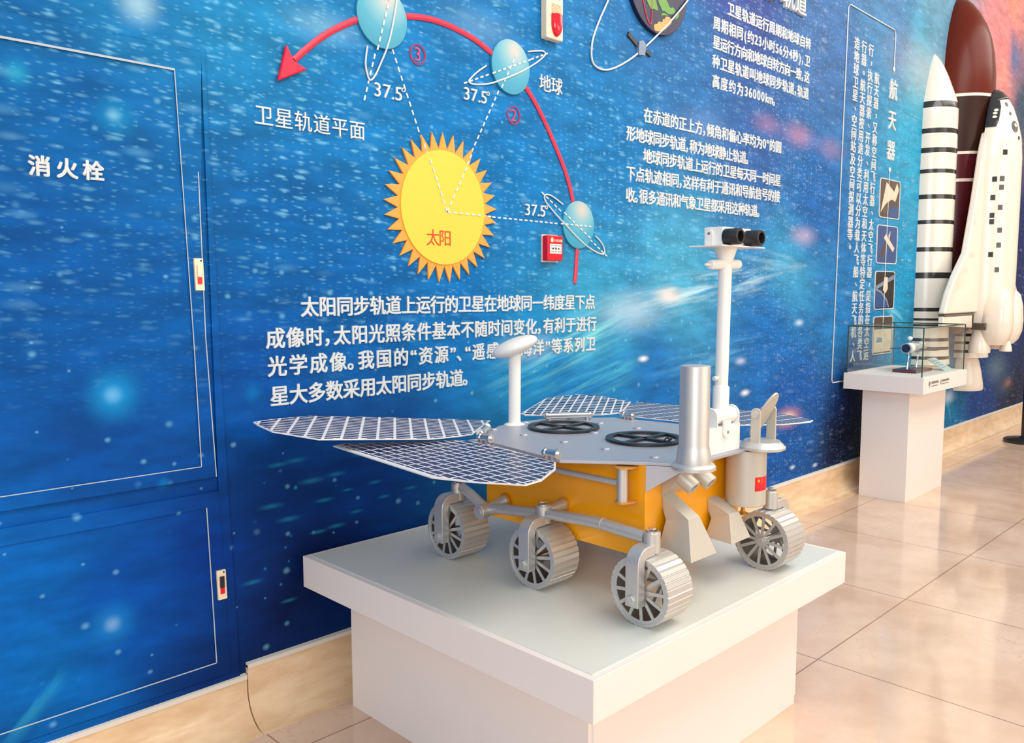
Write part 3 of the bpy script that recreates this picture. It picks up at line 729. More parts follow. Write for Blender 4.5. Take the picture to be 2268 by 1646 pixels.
cut(leaf1, [(1.003, 1.60), (1.004, 1.46), (1.006, 1.15), (1.022, .756)], .0026)
cut(leaf2, [(.990, .672), (.996, .45), (1.002, .215), (-.5, .209)], .0028)
def latch(parent, x0, z0, x1, z1, m):
    lt = MB(); lt.prism([(x0, z1), (x0+.002, z0), (x1+.002, z0), (x1, z1)], -.008, -.0165, 'y'); L = lt.out('latch_plate', M_CREAM, parent, smooth=False, bevel=.001)
    w = x1-x0; h = z1-z0
    mb = MB(); mb.box((x0+.26*w, -.022, z0+.42*h), (x1-.26*w, -.0162, z0+.80*h)); mb.out('latch_lever', m, L, bevel=.001)
    mb = MB(); mb.box((x0+.30*w, -.0185, z0+.20*h), (x1-.22*w, -.0162, z0+.41*h)); mb.out('latch_button', M_ALARM, L, smooth=False)
    mb = MB(); mb.tube([(x1-.25*w, -.016, z1-.07*h), (x1-.25*w, -.0175, z1-.07*h)], .0025, 10); mb.out('screw', M_INKBLACK, L)
latch(leaf1, .979, 1.280, 1.004, 1.367, M_CREAM)
latch(leaf2, 1.010, .399, 1.036, .485, M_BLACK)
line(leaf1, '消火栓', .614, .735, 1.576, .0445, weight=.05, ext=.002, y=-.005, wx=1.)

# ------------------------------------------------------------------ fire alarm fittings
st = thing('strobe_alarm', 'cream wall strobe with a red bullet-shaped lens at the top edge', 'alarm', (2.42, 0, 2.32))
mb = MB(); mb.prism(rrect(2.358, 2.226, 2.450, 2.43, .006), 0, -.033, 'y'); mb.out('housing', M_CREAM, st, bevel=.004)
mb = MB(); P = [(2.3825, 2.316), (2.4375, 2.316)]+[(2.410+.0275*math.cos(a), 2.284+.048*math.sin(a)) for a in [0]+[-PI*i/14 for i in range(1, 14)]+[-PI]]
R = []
for f, d in ((1., -.033), (.97, -.038), (.85, -.045), (.6, -.051), (.25, -.054)):
    R.append([(2.410+(x-2.410)*f, d, 2.300+(z-2.300)*(1 if f == 1 else .5+.5*f) if z < 2.31 else z) for x, z in P])
mb.rings(R); mb.out('red_lens', M_LENS, st)
mb = MB()
for i in range(7): mb.box((2.384, -.0385, 2.319+.0055*i), (2.436, -.032, 2.3222+.0055*i))
mb.out('louvre', M_CREAM, st, bevel=.0008)
line(st, '火警', 2.400, 2.424, 2.384, .020, M_INKGREY, 0., .0005, -.033)
cp = thing('call_point', 'square red fire call point with white press panel on the wall', 'alarm', (2.43, 0, 1.44))
mb = MB(); mb.box((2.362, -.006, 1.388), (2.452, 0, 1.494)); mb.out('backing_plate', M_GROUT, cp, smooth=False)
mb = MB(); mb.prism(rrect(2.364, 1.393, 2.450, 1.490, .004), -.005, -.036, 'y'); mb.out('housing', M_ALARM, cp, bevel=.004)
mb = MB(); mb.box((2.374, -.0375, 1.420), (2.440, -.0358, 1.457)); mb.out('press_panel', M_LETTER, cp, smooth=False)
mb = MB(); mb.box((2.374, -.0366, 1.4575), (2.440, -.0358, 1.4600)); mb.out('orange_strip', M_REDPRINT, cp, smooth=False)
for P in ([(2.384, 1.441), (2.391, 1.441), (2.391, 1.444), (2.397, 1.4395), (2.391, 1.435), (2.391, 1.438), (2.384, 1.438)], [(2.430, 1.441), (2.423, 1.441), (2.423, 1.444), (2.417, 1.4395), (2.423, 1.435), (2.423, 1.438), (2.430, 1.438)], circ(2.407, 1.4395, .0042, 20)):
    mb = MB(); mb.prism(P, -.0374, -.0380, 'y'); mb.out('press_mark', M_INKBLACK, cp, smooth=False)
mb = MB()
for i, w in enumerate((.010, .006, .008, .004, .010, .008)): mb.box((2.382+.0095*i, -.0379, 1.4265), (2.382+.0095*i+w*.7, -.0374, 1.4295))
for a, b in ((2.380, 2.390), (2.397, 2.416), (2.422, 2.434)): mb.box((a, -.0379, 1.4495), (b, -.0374, 1.4515))
mb.out('small_print', M_INKGREY, cp, smooth=False)
line(cp, 'FIRE', 2.401, 2.420, 1.4705, .0120, M_CREAM, .0, .0004, -.036)
line(cp, '火警', 2.4285, 2.4390, 1.4700, .0105, M_CREAM, .02, .0005, -.036)
mb = MB(); mb.prism([(2.380, 1.464), (2.379, 1.474), (2.383, 1.478), (2.382, 1.483), (2.386, 1.480), (2.388, 1.484), (2.392, 1.479), (2.395, 1.473), (2.393, 1.464)], -.0358, -.0366, 'y'); mb.out('flame_mark', M_CREAM, cp, smooth=False)

# ------------------------------------------------------------------ display pedestals
def pedestal(name, lab, x0, x1, y0, y1, zt, th, bx0, bx1, by0, by1):
    p = thing(name, lab, 'pedestal', ((x0+x1)/2, (y0+y1)/2, 0))
    mb = MB(); mb.box((x0, y0, zt-th), (x1, y1, zt)); mb.out('slab', M_PED, p, smooth=False, bevel=.0012)
    mb = MB(); mb.box((bx0, by0, 0), (bx1, by1, zt-th)); mb.out('plinth', M_PED, p, smooth=False, bevel=.0012)
    return p
BP = pedestal('display_pedestal', 'large low white pedestal carrying the rover model', 1.270, 2.473, -1.187, -.040, .476, .096, 1.385, 2.352, -1.094, -.135)
mb = MB(); mb.box((1.288, -1.169, .4755), (2.455, -.058, .4780)); mb.out('top_panel', M_PEDTINT, BP, smooth=False, bevel=.0008)
mb = MB(); mb.box((2.352, -1.088, .02), (2.370, -.14, .38)); mb.out('end_panel', M_PED, BP, smooth=False)
mb = MB(); mb.box((1.372, -1.088, .0), (1.385, -.14, .38)); mb.out('end_panel', M_PED, BP, smooth=False)
SP = pedestal('display_pedestal', 'tall white pedestal carrying the glass case by the shuttle', 5.045, 5.800, -.505, -.035, .768, .098, 5.118, 5.735, -.405, -.125)
lg = MB(); lg.ring2d(circ(5.140, .728, .014, 20), circ(5.140, .728, .009, 20), -.505, -.5062, 'y'); lg.ellipsoid((5.140, -.5055, .728), (.006, .0008, .010)); lg.box((5.137, -.5062, .704), (5.143, -.505, .714))
for x0, x1, z0, z1 in ((5.170, 5.290, .724, .738), (5.170, 5.285, .708, .713), (5.345, 5.470, .724, .737), (5.345, 5.465, .709, .714)): 
    q = x0
    while q < x1: lg.box((q, -.5062, z0), (min(x1, q+.011), -.505, z1)); q += .0145
lg.prism([(5.325, .706), (5.338, .722), (5.331, .742), (5.320, .724)], -.505, -.5062, 'y')
lg.out('printed_emblems', M_INKGREY, SP, smooth=False)

gc = thing('glass_case', 'open-top glass case standing on the tall white pedestal', 'display case', (5.42, -.27, .768))
gx0, gx1, gy0, gy1, gz0, gz1 = 5.062, 5.785, -.488, -.048, .768, 1.056
for a, b in (((gx0, gy0, gz0), (gx1, gy0+.005, gz1)), ((gx0, gy1-.005, gz0), (gx1, gy1, gz1)), ((gx0, gy0+.0055, gz0), (gx0+.005, gy1-.0055, gz1)), ((gx1-.005, gy0+.0055, gz0), (gx1, gy1-.0055, gz1))):
    mb = MB(); mb.box(a, b); mb.out('glass_pane', M_GLASS, gc, smooth=False)
M_GEDGE = mat('green_glass_edge', (46, 78, 66), .2)
mb = MB()
e = .0028
for x in (gx0, gx1):
    for y in (gy0, gy1): mb.box((x-e, y-e, gz0), (x+e, y+e, gz1))
for y in (gy0, gy1): mb.box((gx0, y-e, gz1-e), (gx1, y+e, gz1+e*1.5))
for x in (gx0, gx1): mb.box((x-e, gy0, gz1-e), (x+e, gy1, gz1+e*1.5))
mb.out('glass_edge', M_GEDGE, gc, smooth=False)
# telescope model in the case
tm = thing('telescope_model', 'small silver space telescope model on a mahogany base in the glass case', 'model', (5.40, -.3, .768))
mb = MB(); mb.box((5.285, -.375, .768), (5.56, -.235, .788)); mb.out('base', M_WOOD, tm, bevel=.002)
mb = MB(); mb.box((5.33, -.345, .788), (5.52, -.265, .790)); mb.out('name_plate', M_SHGREY, tm, smooth=False)
for x in (5.345, 5.50):
    mb = MB(); mb.tube(smooth_path([(x-.012, -.305, .788), (x-.004, -.305, .83), (x+.006, -.305, .87), (x-.002, -.305, .905)], 5), [.006]*15+[.004], 8); mb.out('stand_leg', M_CHROME, tm)
RX = Matrix.Translation((5.30, -.305, .918)) @ Matrix.Rotation(PI/2, 4, 'Y')
mb = MB(); mb.lathe([(.001, .002), (.026, .002), (.026, 0), (.031, 0), (.031, .11), (.026, .112), (.026, .17), (.034, .172), (.034, .26), (.001, .262)], RX, 32); mb.out('telescope_tube', M_SILVER, tm)
mb = MB(); mb.lathe([(.001, -.001), (.0255, -.001), (.0255, .0025), (.001, .0025)], RX, 24); mb.out('aperture', M_NAVY, tm)
mb = MB(); mb.lathe([(.0315, .02), (.0325, .02), (.0325, .07), (.0315, .07)], RX, 24); mb.out('white_band', M_WHITE, tm)
for s in (-1, 1):
    mb = MB(); mb.box((5.40, -.305+s*.09-.045, .905), (5.62, -.305+s*.09+.045, .909)); mb.out('solar_wing', M_BLUEPIC if s > 0 else M_BLACK, tm, smooth=False)
    mb = MB(); mb.tube([(5.46, -.305, .914), (5.46, -.305+s*.06, .909)], .003, 8); mb.out('wing_strut', M_CHROME, tm)
mb = MB(); mb.tube([(5.36, -.305, .945), (5.36, -.305, .972)], .0025, 8); mb.out('antenna_stem', M_CHROME, tm)
mb = MB(); mb.ellipsoid((5.36, -.305, .978), (.016, .016, .012)); mb.out('antenna_dish', M_WHITE, tm)
cd = thing('info_card', 'pale blue leaning card beside the telescope model in the glass case', 'card', (5.68, -.38, .768))
MC = Matrix.Translation((5.66, -.44, .768)) @ Matrix.Rotation(math.radians(-58), 4, 'X')
mb = MB(); mb.box((-.07, -.002, 0), (.07, .002, .13), MC); o = mb.out('card', M_PALEBLUE, cd, smooth=False)
mb = MB()
for i in range(4): mb.box((-.045, -.0028, .03+.022*i), (.03+.01*(i % 2), -.002, .036+.022*i), MC)
mb.out('card_print', M_STEELBLUE, cd, smooth=False)

# ------------------------------------------------------------------ barrier post at the right edge
bp = thing('barrier_post', 'black barrier post on a round base at the right edge', 'post', (7.9, -.35, 0))
mb = MB(); mb.lathe([(.16, 0), (.16, .022), (.150, .030), (.05, .036), (.034, .05)], Matrix.Translation((7.9, -.35, 0))); mb.out('round_base', M_BLACK, bp)
mb = MB(); mb.lathe([(.032, .04), (.032, .90), (.036, .905), (.036, .95), (.028, .958)], Matrix.Translation((7.9, -.35, 0))); mb.out('pole', M_BLACK, bp)
# ------------------------------------------------------------------ half-relief space shuttle on the wall
sh = thing('shuttle_relief', 'tall white space shuttle relief with red-brown tank and banded boosters on the wall', 'wall sculpture', (6.88, 0, 1.6))
def half_loft(mb, cx, y0, S, n=28, mats_=None, top=False, bot=False):
    """front half of an upright round body; S = (z, half width, depth[, material])"""
    R = []
    for q in S:
        z, a, b = q[:3]
        R.append([(cx+a*math.cos(PI+PI*i/n), y0+b*math.sin(PI+PI*i/n), z) for i in range(n+1)])
    for i in range(len(R)-1):
        mb.mi = S[i][3] if len(S[i]) > 3 else 0
        mb.rings([R[i], R[i+1]], False, False)
    mb.mi = S[-1][3] if len(S[-1]) > 3 else 0; mb._f([mb.bm.verts.new(p) for p in R[-1]])
    mb.mi = S[0][3] if len(S[0]) > 3 else 0; mb._f([mb.bm.verts.new(p) for p in reversed(R[0])])
    return mb
def srb(cx):
    bands = [(2.591, 2.547), (2.404, 2.37), (2.27, 2.235), (2.122, 2.094), (1.946, 1.914), (1.768, 1.74), (1.578, 1.546), (1.399, 1.357), (1.148, 1.122), (1.074, 1.057), (1.032, 1.015), (.931, .908), (.869, .847), (.801, .778)]
    prof = [(2.945, .004), (2.92, .028), (2.86, .064), (2.78, .098), (2.70, .128), (2.64, .150), (2.591, .163), (2.547, .170), (2.45, .172), (2.0, .175), (.95, .176), (.84, .182), (.739, .192)]
    def rad(z):
        for (z0, r0_), (z1, r1) in zip(prof, prof[1:]):
            if z <= z0 and z >= z1: return r0_+(r1-r0_)*(z0-z)/(z0-z1)
        return prof[-1][1]
    zs = sorted(set([p[0] for p in prof]+[b for q in bands for b in q]+[(a[1]+b[0])/2 for a, b in zip(bands, bands[1:])]), reverse=True); S = []
    for z, zn in zip(zs, zs[1:]+[0]):
        mid = (z+zn)/2; r = rad(z)*(1.0+.004*math.sin(z*23))
        S.append((z, r, r, 1 if any(b1 < mid < b0 for b0, b1 in bands) else 0))
    mb = half_loft(MB(), cx, 0, S); o = mb.out('booster', [M_GLOSSW, M_SHBLACK], sh)
    mb = half_loft(MB(), cx, 0, [(.74, .115, .115), (.70, .130, .130), (.62, .148, .148), (.53, .163, .163), (.485, .168, .168), (.470, .160, .160)]); mb.out('nozzle', M_GLOSSW, o)
srb(6.43); srb(7.33)
S = [(3.44, .005, .006, 0), (3.42, .05, .05, 0), (3.37, .095, .10, 0), (3.30, .137, .15, 0), (3.20, .182, .20, 0), (3.10, .210, .232, 0), (3.00, .230, .252, 0), (2.85, .246, .268, 0), (2.693, .25, .272, 1), (2.672, .25, .272, 2), (2.281, .25, .272, 1), (2.26, .25, .272, 3), (2.085, .25, .272, 1), (2.063, .25, .272, 3), (1.15, .25, .272, 3), (1.02, .22, .24, 3), (.95, .12, .14, 3), (.93, .02, .03, 3)]
mb = half_loft(MB(), 6.88, 0, S, 40); mb.out('external_tank', [M_TANKTOP, M_GLOSSW, M_TANKMID, M_TANKLOW], sh)
FUS = [(2.725, .008, .02), (2.70, .045, .055), (2.65, .082, .095), (2.58, .118, .130), (2.48, .155, .162), (2.36, .190, .188), (2.22, .208, .198), (1.9, .21, .20), (1.1, .21, .20), (.98, .205, .195)]
def fus_y(x, z):
    for (z0, a0, b0), (z1, a1, b1) in zip(FUS, FUS[1:]):
        if z1 <= z <= z0:
            t = (z0-z)/(z0-z1); a = a0+(a1-a0)*t; b = b0+(b1-b0)*t; q = 1-((x-6.88)/a)**2
            return -.27-b*math.sqrt(max(q, 0))
    return -.27
Sd = []
for (z0, a0, b0), (z1, a1, b1) in zip(FUS, FUS[1:]):
    for i in range(6): t = i/6; Sd.append((z0+(z1-z0)*t, a0+(a1-a0)*t, b0+(b1-b0)*t))
Sd.append(FUS[-1])
mb = half_loft(MB(), 6.88, -.27, Sd, 64)
orb = mb.out('orbiter_body', [M_GLOSSW, M_SHBLACK], sh)
def fus_ab(z):
    for (z0, a0, b0), (z1, a1, b1) in zip(FUS, FUS[1:]):
        if z1 <= z <= z0: k_ = (z0-z)/(z0-z1); return a0+(a1-a0)*k_, b0+(b1-b0)*k_
    return FUS[-1][1:]
def on_body(e, z, off): a, b = fus_ab(z); return (6.88-(a+off)*math.cos(e), -.27-(b+off)*math.sin(e), z)   # e: 0 at the left edge, pi at the right
mb = MB(); V = []
for i in range(46):
    z = 2.436+(2.723-2.436)*i/45; a = fus_ab(z)[0]
    ub = -.154+(z-2.436)*.40 if z < 2.636 else -.074+(z-2.636)/.03*.30
    e_ = math.acos(max(-.9999, min(.9999, -ub/a)))
    V.append([mb.bm.verts.new(on_body(e_*j/20, z, .005)) for j in range(21)])
for A, B in zip(V, V[1:]):
    for j in range(20): mb._f([A[j], A[j+1], B[j+1], B[j]])
mb.out('nose_patch', M_SHBLACK, orb)
def decal(x, z, w, h, m, name, n=4, off=.008):
    """small shaped mark wrapped on the curved body"""
    a, b = fus_ab(z); e0 = math.acos(max(-1, min(1, (6.88-x)/a))); r = math.hypot(a*math.sin(e0), b*math.cos(e0))
    P = [(-w/2, -h/2), (w/2, -h/2), (w/2, h/2), (-w/2, h/2)] if n == 4 else [(w/2*math.cos(2*PI*i/n), h/2*math.sin(2*PI*i/n)) for i in range(n)]
    mb = MB(); mb.rings([[on_body(e0+p/r, z+q, -.01) for p, q in P], [on_body(e0+p/r, z+q, off) for p, q in P]]); mb.out(name, m, orb, smooth=False)
for x, z in ((6.730, 2.250), (6.691, 2.062), (6.718, 2.065), (6.717, 2.004), (6.688, 1.933), (6.715, 1.862), (6.688, 1.807), (6.688, 1.762), (6.718, 1.701), (6.717, 1.595), (6.690, 1.528), (6.715, 1.419)): decal(x, z, .030, .036, M_SHBLACK, 'square_mark', 4, .003)
for x, z in ((6.763, 2.558), (6.753, 2.535), (6.743, 2.508)): decal(x, z, .028, .020, M_GLOSSW, 'white_window', 14)
for x, z, w, h in ((6.820, 2.60, .020, .034), (6.815, 2.53, .018, .026), (6.820, 2.435, .055, .085), (6.84, 2.355, .018, .028)): decal(x, z, w, h, M_SHGREY, 'dark_window', 18, .004)
decal(6.822, 2.445, .018, .028, M_GLOSSW, 'white_window', 14)
LW_ = [(6.71, 2.40), (6.668, 2.32), (6.635, 2.24), (6.595, 2.10), (6.54, 1.92), (6.49, 1.78), (6.40, 1.54), (6.20, 1.375), (6.08, 1.25), (6.01, 1.13)]
for s in (-1, 1):
    fx = lambda x: x if s < 0 else 2*6.88-x
    P = [(fx(x), z) for x, z in LW_]+[(fx(6.005), 1.112), (fx(6.88), 1.112), (fx(6.88), 2.46)]
    mb = MB(); mb.prism(P, -.245, -.292, 'y'); w = mb.out('wing', M_GLOSSW, sh, bevel=.014, seg=4)
    mb = MB(); mb.prism([(fx(6.000), 1.097), (fx(5.995), 1.030), (fx(6.24), 1.020), (fx(6.24), 1.097)], -.25, -.285, 'y'); mb.out('elevon', M_GLOSSW, w, bevel=.006)
    mb = MB(); mb.prism([(fx(6.252), 1.097), (fx(6.252), 1.020), (fx(6.60), 1.00), (fx(6.60), 1.097)], -.25, -.285, 'y'); mb.out('elevon', M_GLOSSW, w, bevel=.006)
    mb = MB(); mb.prism([(fx(6.0), 1.110), (fx(6.005), 1.094), (fx(6.62), 1.094), (fx(6.62), 1.110)], -.25, -.287, 'y'); mb.out('hinge_gap', M_SHGREY, w, smooth=False)
mb = MB(); mb.prism([(6.60, 1.035), (6.66, .985), (7.10, .985), (7.16, 1.035)], -.26, -.36, 'y'); mb.out('body_flap', M_SHGREY, sh, bevel=.004)
for cx, cy in ((6.76, -.40), (7.00, -.40)):
    mb = MB(); R = []
    for z, a, b in ((1.29, .012, .012), (1.275, .045, .05), (1.24, .072, .08), (1.16, .092, .098), (1.05, .100, .105), (.97, .098, .100), (.91, .08, .08), (.875, .055, .05)):
        R.append([(cx+a*math.copysign(abs(math.cos(t))**.75, math.cos(t)), cy+b*math.copysign(abs(math.sin(t))**.75, math.sin(t)), z) for t in [2*PI*i/36 for i in range(36)]])
    mb.rings(R); mb.out('engine_pod', M_GLOSSW, sh)
for cx, cy, z0, z1, r in ((6.735, -.30, .985, .815, .072), (6.96, -.34, .985, .835, .070), (6.86, -.44, .90, .825, .04)):
    mb = MB(); P = []
    for i in range(9): t = i/8; P.append((r*(.62+.38*math.sin(t*PI/2))+(.0025 if i % 2 else 0), z0+(z1-z0)*t))
    P += [(r*.9, z1), (r*.6, z1+.05), (.002, z1+.055)]
    mb.lathe(P, Matrix.Translation((cx, cy, 0)), 32); mb.out('engine_bell', M_GLOSSW, sh)
# ------------------------------------------------------------------ the rover model
ZT = .478
XC = 1.8955
rv = thing('rover_model', 'silver and gold six-wheeled rover model on the large white pedestal', 'rover', (XC, -.74, ZT))
mb = MB(); mb.box((1.667, -1.02, .604), (2.118, -.435, .842)); mb.out('body', M_GOLD, rv, smooth=False, bevel=.0015)
DK = [(1.540, -.846), (1.672, -1.018), (1.724, -1.105), (2.068, -1.105), (2.118, -1.018), (2.251, -.846), (2.196, -.50), (2.09, -.405), (1.99, -.35), (1.895, -.337), (1.80, -.35), (1.70, -.405), (1.595, -.50)]
mb = MB(); mb.prism(DK, .842, .850, 'z'); deck = mb.out('deck', M_DECK, rv, smooth=False, bevel=.0012)
# low round studs on the deck
for x, y in ((1.733, -.395), (1.731, -.53), (1.731, -.69), (1.731, -.84), (1.732, -1.0), (2.06, -.55), (2.065, -.695), (2.065, -.42), (1.90, -.37), (1.905, -.655), (2.06, -.90)):
    mb = MB(); mb.lathe([(.012, .8495), (.012, .852), (.010, .8545), (.004, .8555), (.0005, .8556)], Matrix.Translation((x, y, 0)), 20); mb.out('deck_stud', M_DECK, deck)
# two black cross-spoked hatch rings
for cx, cy in ((1.912, -.525), (1.922, -.829)):
    mb = MB(); mb.ring2d(circ(cx, cy, .112, 56), circ(cx, cy, .092, 56), .850, .858)
    for a in (math.radians(0), math.radians(90)):
        M = Matrix.Translation((cx, cy, 0)) @ Matrix.Rotation(a, 4, 'Z'); mb.box((-.098, -.0085, .8502), (.098, .0085, .8578), M)
    mb.out('hatch_ring', M_BLACK, deck, smooth=False, bevel=.001)
mb = MB(); mb.tube(smooth_path([(1.905, -.905, .858), (1.912, -.912, .868), (1.92, -.918, .862), (1.914, -.926, .869), (1.905, -.92, .860)], 5), .0022, 8); mb.out('black_tie', M_BLACK, deck)
# triangular gussets under the deck nose
for s in (0, 1):
    q = lambda x: x if s == 0 else 2*XC-x
    a, b, c = (q(1.667), -1.021), (q(1.724), -1.110), None
    mb = MB(); V = [(a[0], a[1], .842), (b[0], b[1], .842), (a[0], a[1], .775)]
    o_ = .003 if s == 0 else -.003
    mb.rings([[Vector(p) for p in V], [Vector(p)+Vector((o_, .002, 0)) for p in V]]); mb.out('gusset_plate', M_DECK, rv, smooth=False)

# solar panels -------------------------------------------------------------
def poly_panel(P, thick, inset, mat_cells, hinge):
    """flat or tilted panel: P = list of 3-D corners; white plate with a dark cell field on top"""
    P = [Vector(p) for p in P]; nrm = Vector((0, 0, 0))
    for i in range(len(P)): nrm += P[i].cross(P[(i+1) % len(P)])
    nrm.normalize()
    if nrm.z < 0:
        P.reverse(); nrm = -nrm
        if isinstance(inset, list): inset = inset[::-1]
    c = sum(P, Vector())/len(P)
    mb = MB(); mb.rings([[p-nrm*thick for p in P], P]); pan = mb.out('solar_panel', M_PANELWHITE, rv, smooth=False)
    n = len(P); I = []
    for i in range(n):
        a, b, d = P[i-1], P[i], P[(i+1) % n]
        e0 = (b-a).normalized(); e1 = (d-b).normalized(); n0 = nrm.cross(e0); n1 = nrm.cross(e1)
        k = (n0+n1); k = k/max(k.length_squared/2, .3); w = inset[i] if isinstance(inset, list) else inset
        I.append(b+k*w*1.0)
    mb = MB(); mb.rings([[p-nrm*.0008 for p in I], [p+nrm*.0008 for p in I]]); mb.out('solar_cells', mat_cells, pan, smooth=False)
    return pan
zl = .850
LWp = [(-.655, -.27), (-.61, -.262), (-.35, -.45), (-.33, -.54), (-.385, -.86), (-.44, -.91), (-.55, -.968), (-.61, -.975), (-.63, -.94), (-.672, -.87), (-.71, -.77)]
GL_ = grid_mat('side_cells', math.radians(-6), .026, .046, .0046, .0056, .01, .012)
GR_ = grid_mat('rear_cells', math.radians(-36.5), .047, .026, .0080, .0076, .012, .004)
GRR_ = grid_mat('rear_right_cells', math.radians(-55.5), .0293, .032, .0062, .0080, .0, .004)
poly_panel([(XC+x, y, zl) for x, y in LWp], .003, [.016]+[.005]*9+[.016], GL_, None)
RWp = [(2.470, -.36), (2.535, -.362), (2.617, -.715), (2.636, -.855), (2.628, -.905), (2.603, -.96), (2.575, -1.02), (2.535, -1.03), (2.425, -.99), (2.325, -.905), (2.262, -.84), (2.225, -.53), (2.28, -.42)]
GW_ = grid_mat('right_cells', math.radians(-13), .0165, .064, .0030, .006, .0, .02)
poly_panel([(x, y, .856) for x, y in RWp], .003, .004, GW_, None)
def tilt(P, k, z0, sg):
    L = math.hypot(.69, .72); u = (sg*.69/L, .72/L); p0 = (XC+sg*.2, -.33)
    return [(x, y, z0+k*((x-p0[0])*u[0]+(y-p0[1])*u[1])) for x, y in P]
RLp = [(XC-x, y) for x, y in [(0.8, -0.093), (0.725, -0.063), (0.586, -0.042), (0.361, -0.119), (0.035, -0.246), (0.264, -0.416), (0.333, -0.431), (0.445, -0.438), (0.752, -0.353), (0.816, -0.23), (0.81, -0.141)]]
RRp = [(XC-x, y) for x, y in [(-0.116, -0.237), (-0.4, -0.094), (-0.537, -0.125), (-0.578, -0.211), (-0.562, -0.37), (-0.378, -0.472), (-0.301, -0.448), (-0.107, -0.267)]]
poly_panel(tilt(RLp, .10, .855, -1), .003, .005, GR_, None)
poly_panel(tilt(RRp, .05, .855, 1), .003, .005, GRR_, None)
def hinge_tube(a, b, r):
    a, b = Vector(a), Vector(b); d = (b-a).normalized()
    mb = MB(); mb.tube([a, b], r, 20); h = mb.out('panel_hinge', M_CHROME, rv)
    for p, s in ((a, -1), (b, 1)):
        mb = MB(); mb.tube([p, p+d*s*.006], r*1.25, 20); mb.out('hinge_collar', M_CHROME, h)
        mb = MB(); mb.tube([p+d*s*.006, p+d*s*.014], r*.62, 6); mb.out('hinge_bolt', M_CHROME, h)
    for p in (a+d*.006, b-d*.006):
        mb = MB(); mb.box((-.004, -.010, -.022), (.004, .010, 0), Matrix.Translation(p) @ Matrix.Rotation(math.atan2(d.y, d.x), 4, 'Z')); mb.out('hinge_bracket', M_DECK, h, smooth=False)
hinge_tube((1.607, -.478, .866), (1.684, -.418, .866), .0105)
hinge_tube((1.985, -.388, .866), (2.098, -.470, .866), .0105)
for a, b in (((1.578, -.545, .862), (1.575, -.515, .862)), ((1.545, -.830, .862), (1.541, -.80, .862)), ((2.205, -.565, .862), (2.201, -.54, .862)), ((2.243, -.83, .862), (2.240, -.80, .862))): hinge_tube(a, b, .011)
mb = MB(); mb.box((1.558, -.508, .838), (1.598, -.478, .852)); mb.out('hinge_plate', M_DECK, rv, smooth=False)

# wheels -------------------------------------------------------------------
RW_, WW = .085, .100
def make_wheel():
    """wheel about the local x axis, outer face at x = 0, inner at x = WW"""
    N = 34; prof = []
    for i in range(N):
        a = 2*PI*i/N
        for f, r in ((0., RW_-.0022), (.12, RW_), (.80, RW_-.0004), (.86, RW_-.0030)): prof.append((r*math.cos(a+f*2*PI/N), r*math.sin(a+f*2*PI/N)))
    inner = [((RW_-.007)*math.cos(math.atan2(b, a)), (RW_-.007)*math.sin(math.atan2(b, a))) for a, b in prof]
    mb = MB(); mb.ring2d(prof, inner, 0, WW, 'x'); w = mb.out('wheel', M_SILVER, rv, smooth=False)
    for x0, x1 in ((.0015, .0045), (WW-.0045, WW-.0015)):
        mb = MB(); mb.ring2d(circ(0, 0, RW_-.0068, 60), circ(0, 0, RW_-.0155, 60), x0, x1, 'x')
        mb.ring2d(circ(0, 0, .0165, 30), circ(0, 0, .006, 30), x0-.0004, x1+.0004, 'x')
        for i in range(12):
            M = Matrix.Rotation(2*PI*i/12+.13, 4, 'X'); mb.box((x0+.0002, .015, -.0042), (x1-.0002, RW_-.015, .0042), M)
        mb.out('spoke_disc', M_SILVER, w, smooth=False)
    mb = MB(); mb.ring2d(circ(0, 0, RW_-.0069, 48), circ(0, 0, RW_-.0085, 48), .005, WW-.005, 'x'); mb.out('drum_shade_sleeve', M_DRUMSHADE, w)  # sleeve added to carry the painted shade of the drum inside
    mb = MB(); mb.tube([(-.003, 0, 0), (WW+.003, 0, 0)], .007, 16); mb.out('axle', M_CHROME, w)
    mb = MB(); mb.tube([(WW+.0005, 0, 0), (WW+.008, 0, 0)], .0115, 6); mb.out('hub_nut', M_SILVER, w)
    return w
def make_fork():
    """bent square bar from the steering hub over the wheel and down its outer side; local origin at the wheel centre, wheel outwards = -x"""
    path = [(-.012, .098), (-.040, .098)]+[(-.040-.026*math.sin(PI/2*i/8), .072+.026*math.cos(PI/2*i/8)) for i in range(1, 9)]+[(-.066, -.030)]
    R = []
    for i, (x, z) in enumerate(path):
        a = Vector(path[max(i-1, 0)]); b = Vector(path[min(i+1, len(path)-1)]); d = (b-a).normalized(); nx, nz = -d.y*.013, d.x*.013
        R.append([(x+nx, -.019, z+nz), (x+nx, .019, z+nz), (x-nx, .019, z-nz), (x-nx, -.019, z-nz)])
    mb = MB(); mb.rings(R); f = mb.out('wheel_fork', M_SILVER, rv, bevel=.0015, ang=30)
    mb = MB(); mb.tube([(0, 0, .087), (0, 0, .137)], .0205, 28); mb.out('steering_hub', M_SILVER, f, bevel=.0012)
    mb = MB(); mb.lathe([(.0165, .137), (.0165, .140), (.013, .141), (.013, .1385)], None, 24); mb.tube([(0, 0, .138), (0, 0, .1465)], .009, 6); mb.out('cap_bolt', M_CHROME, f)
    mb = MB(); mb.tube([(-.086, 0, -.012), (-.078, 0, -.012)], .0125, 6); mb.out('axle_bolt', M_SILVER, f, bevel=.001)
    return f
proto_w = make_wheel(); proto_f = make_fork(); first = True
YS = (-1.085, -.727, -.372)
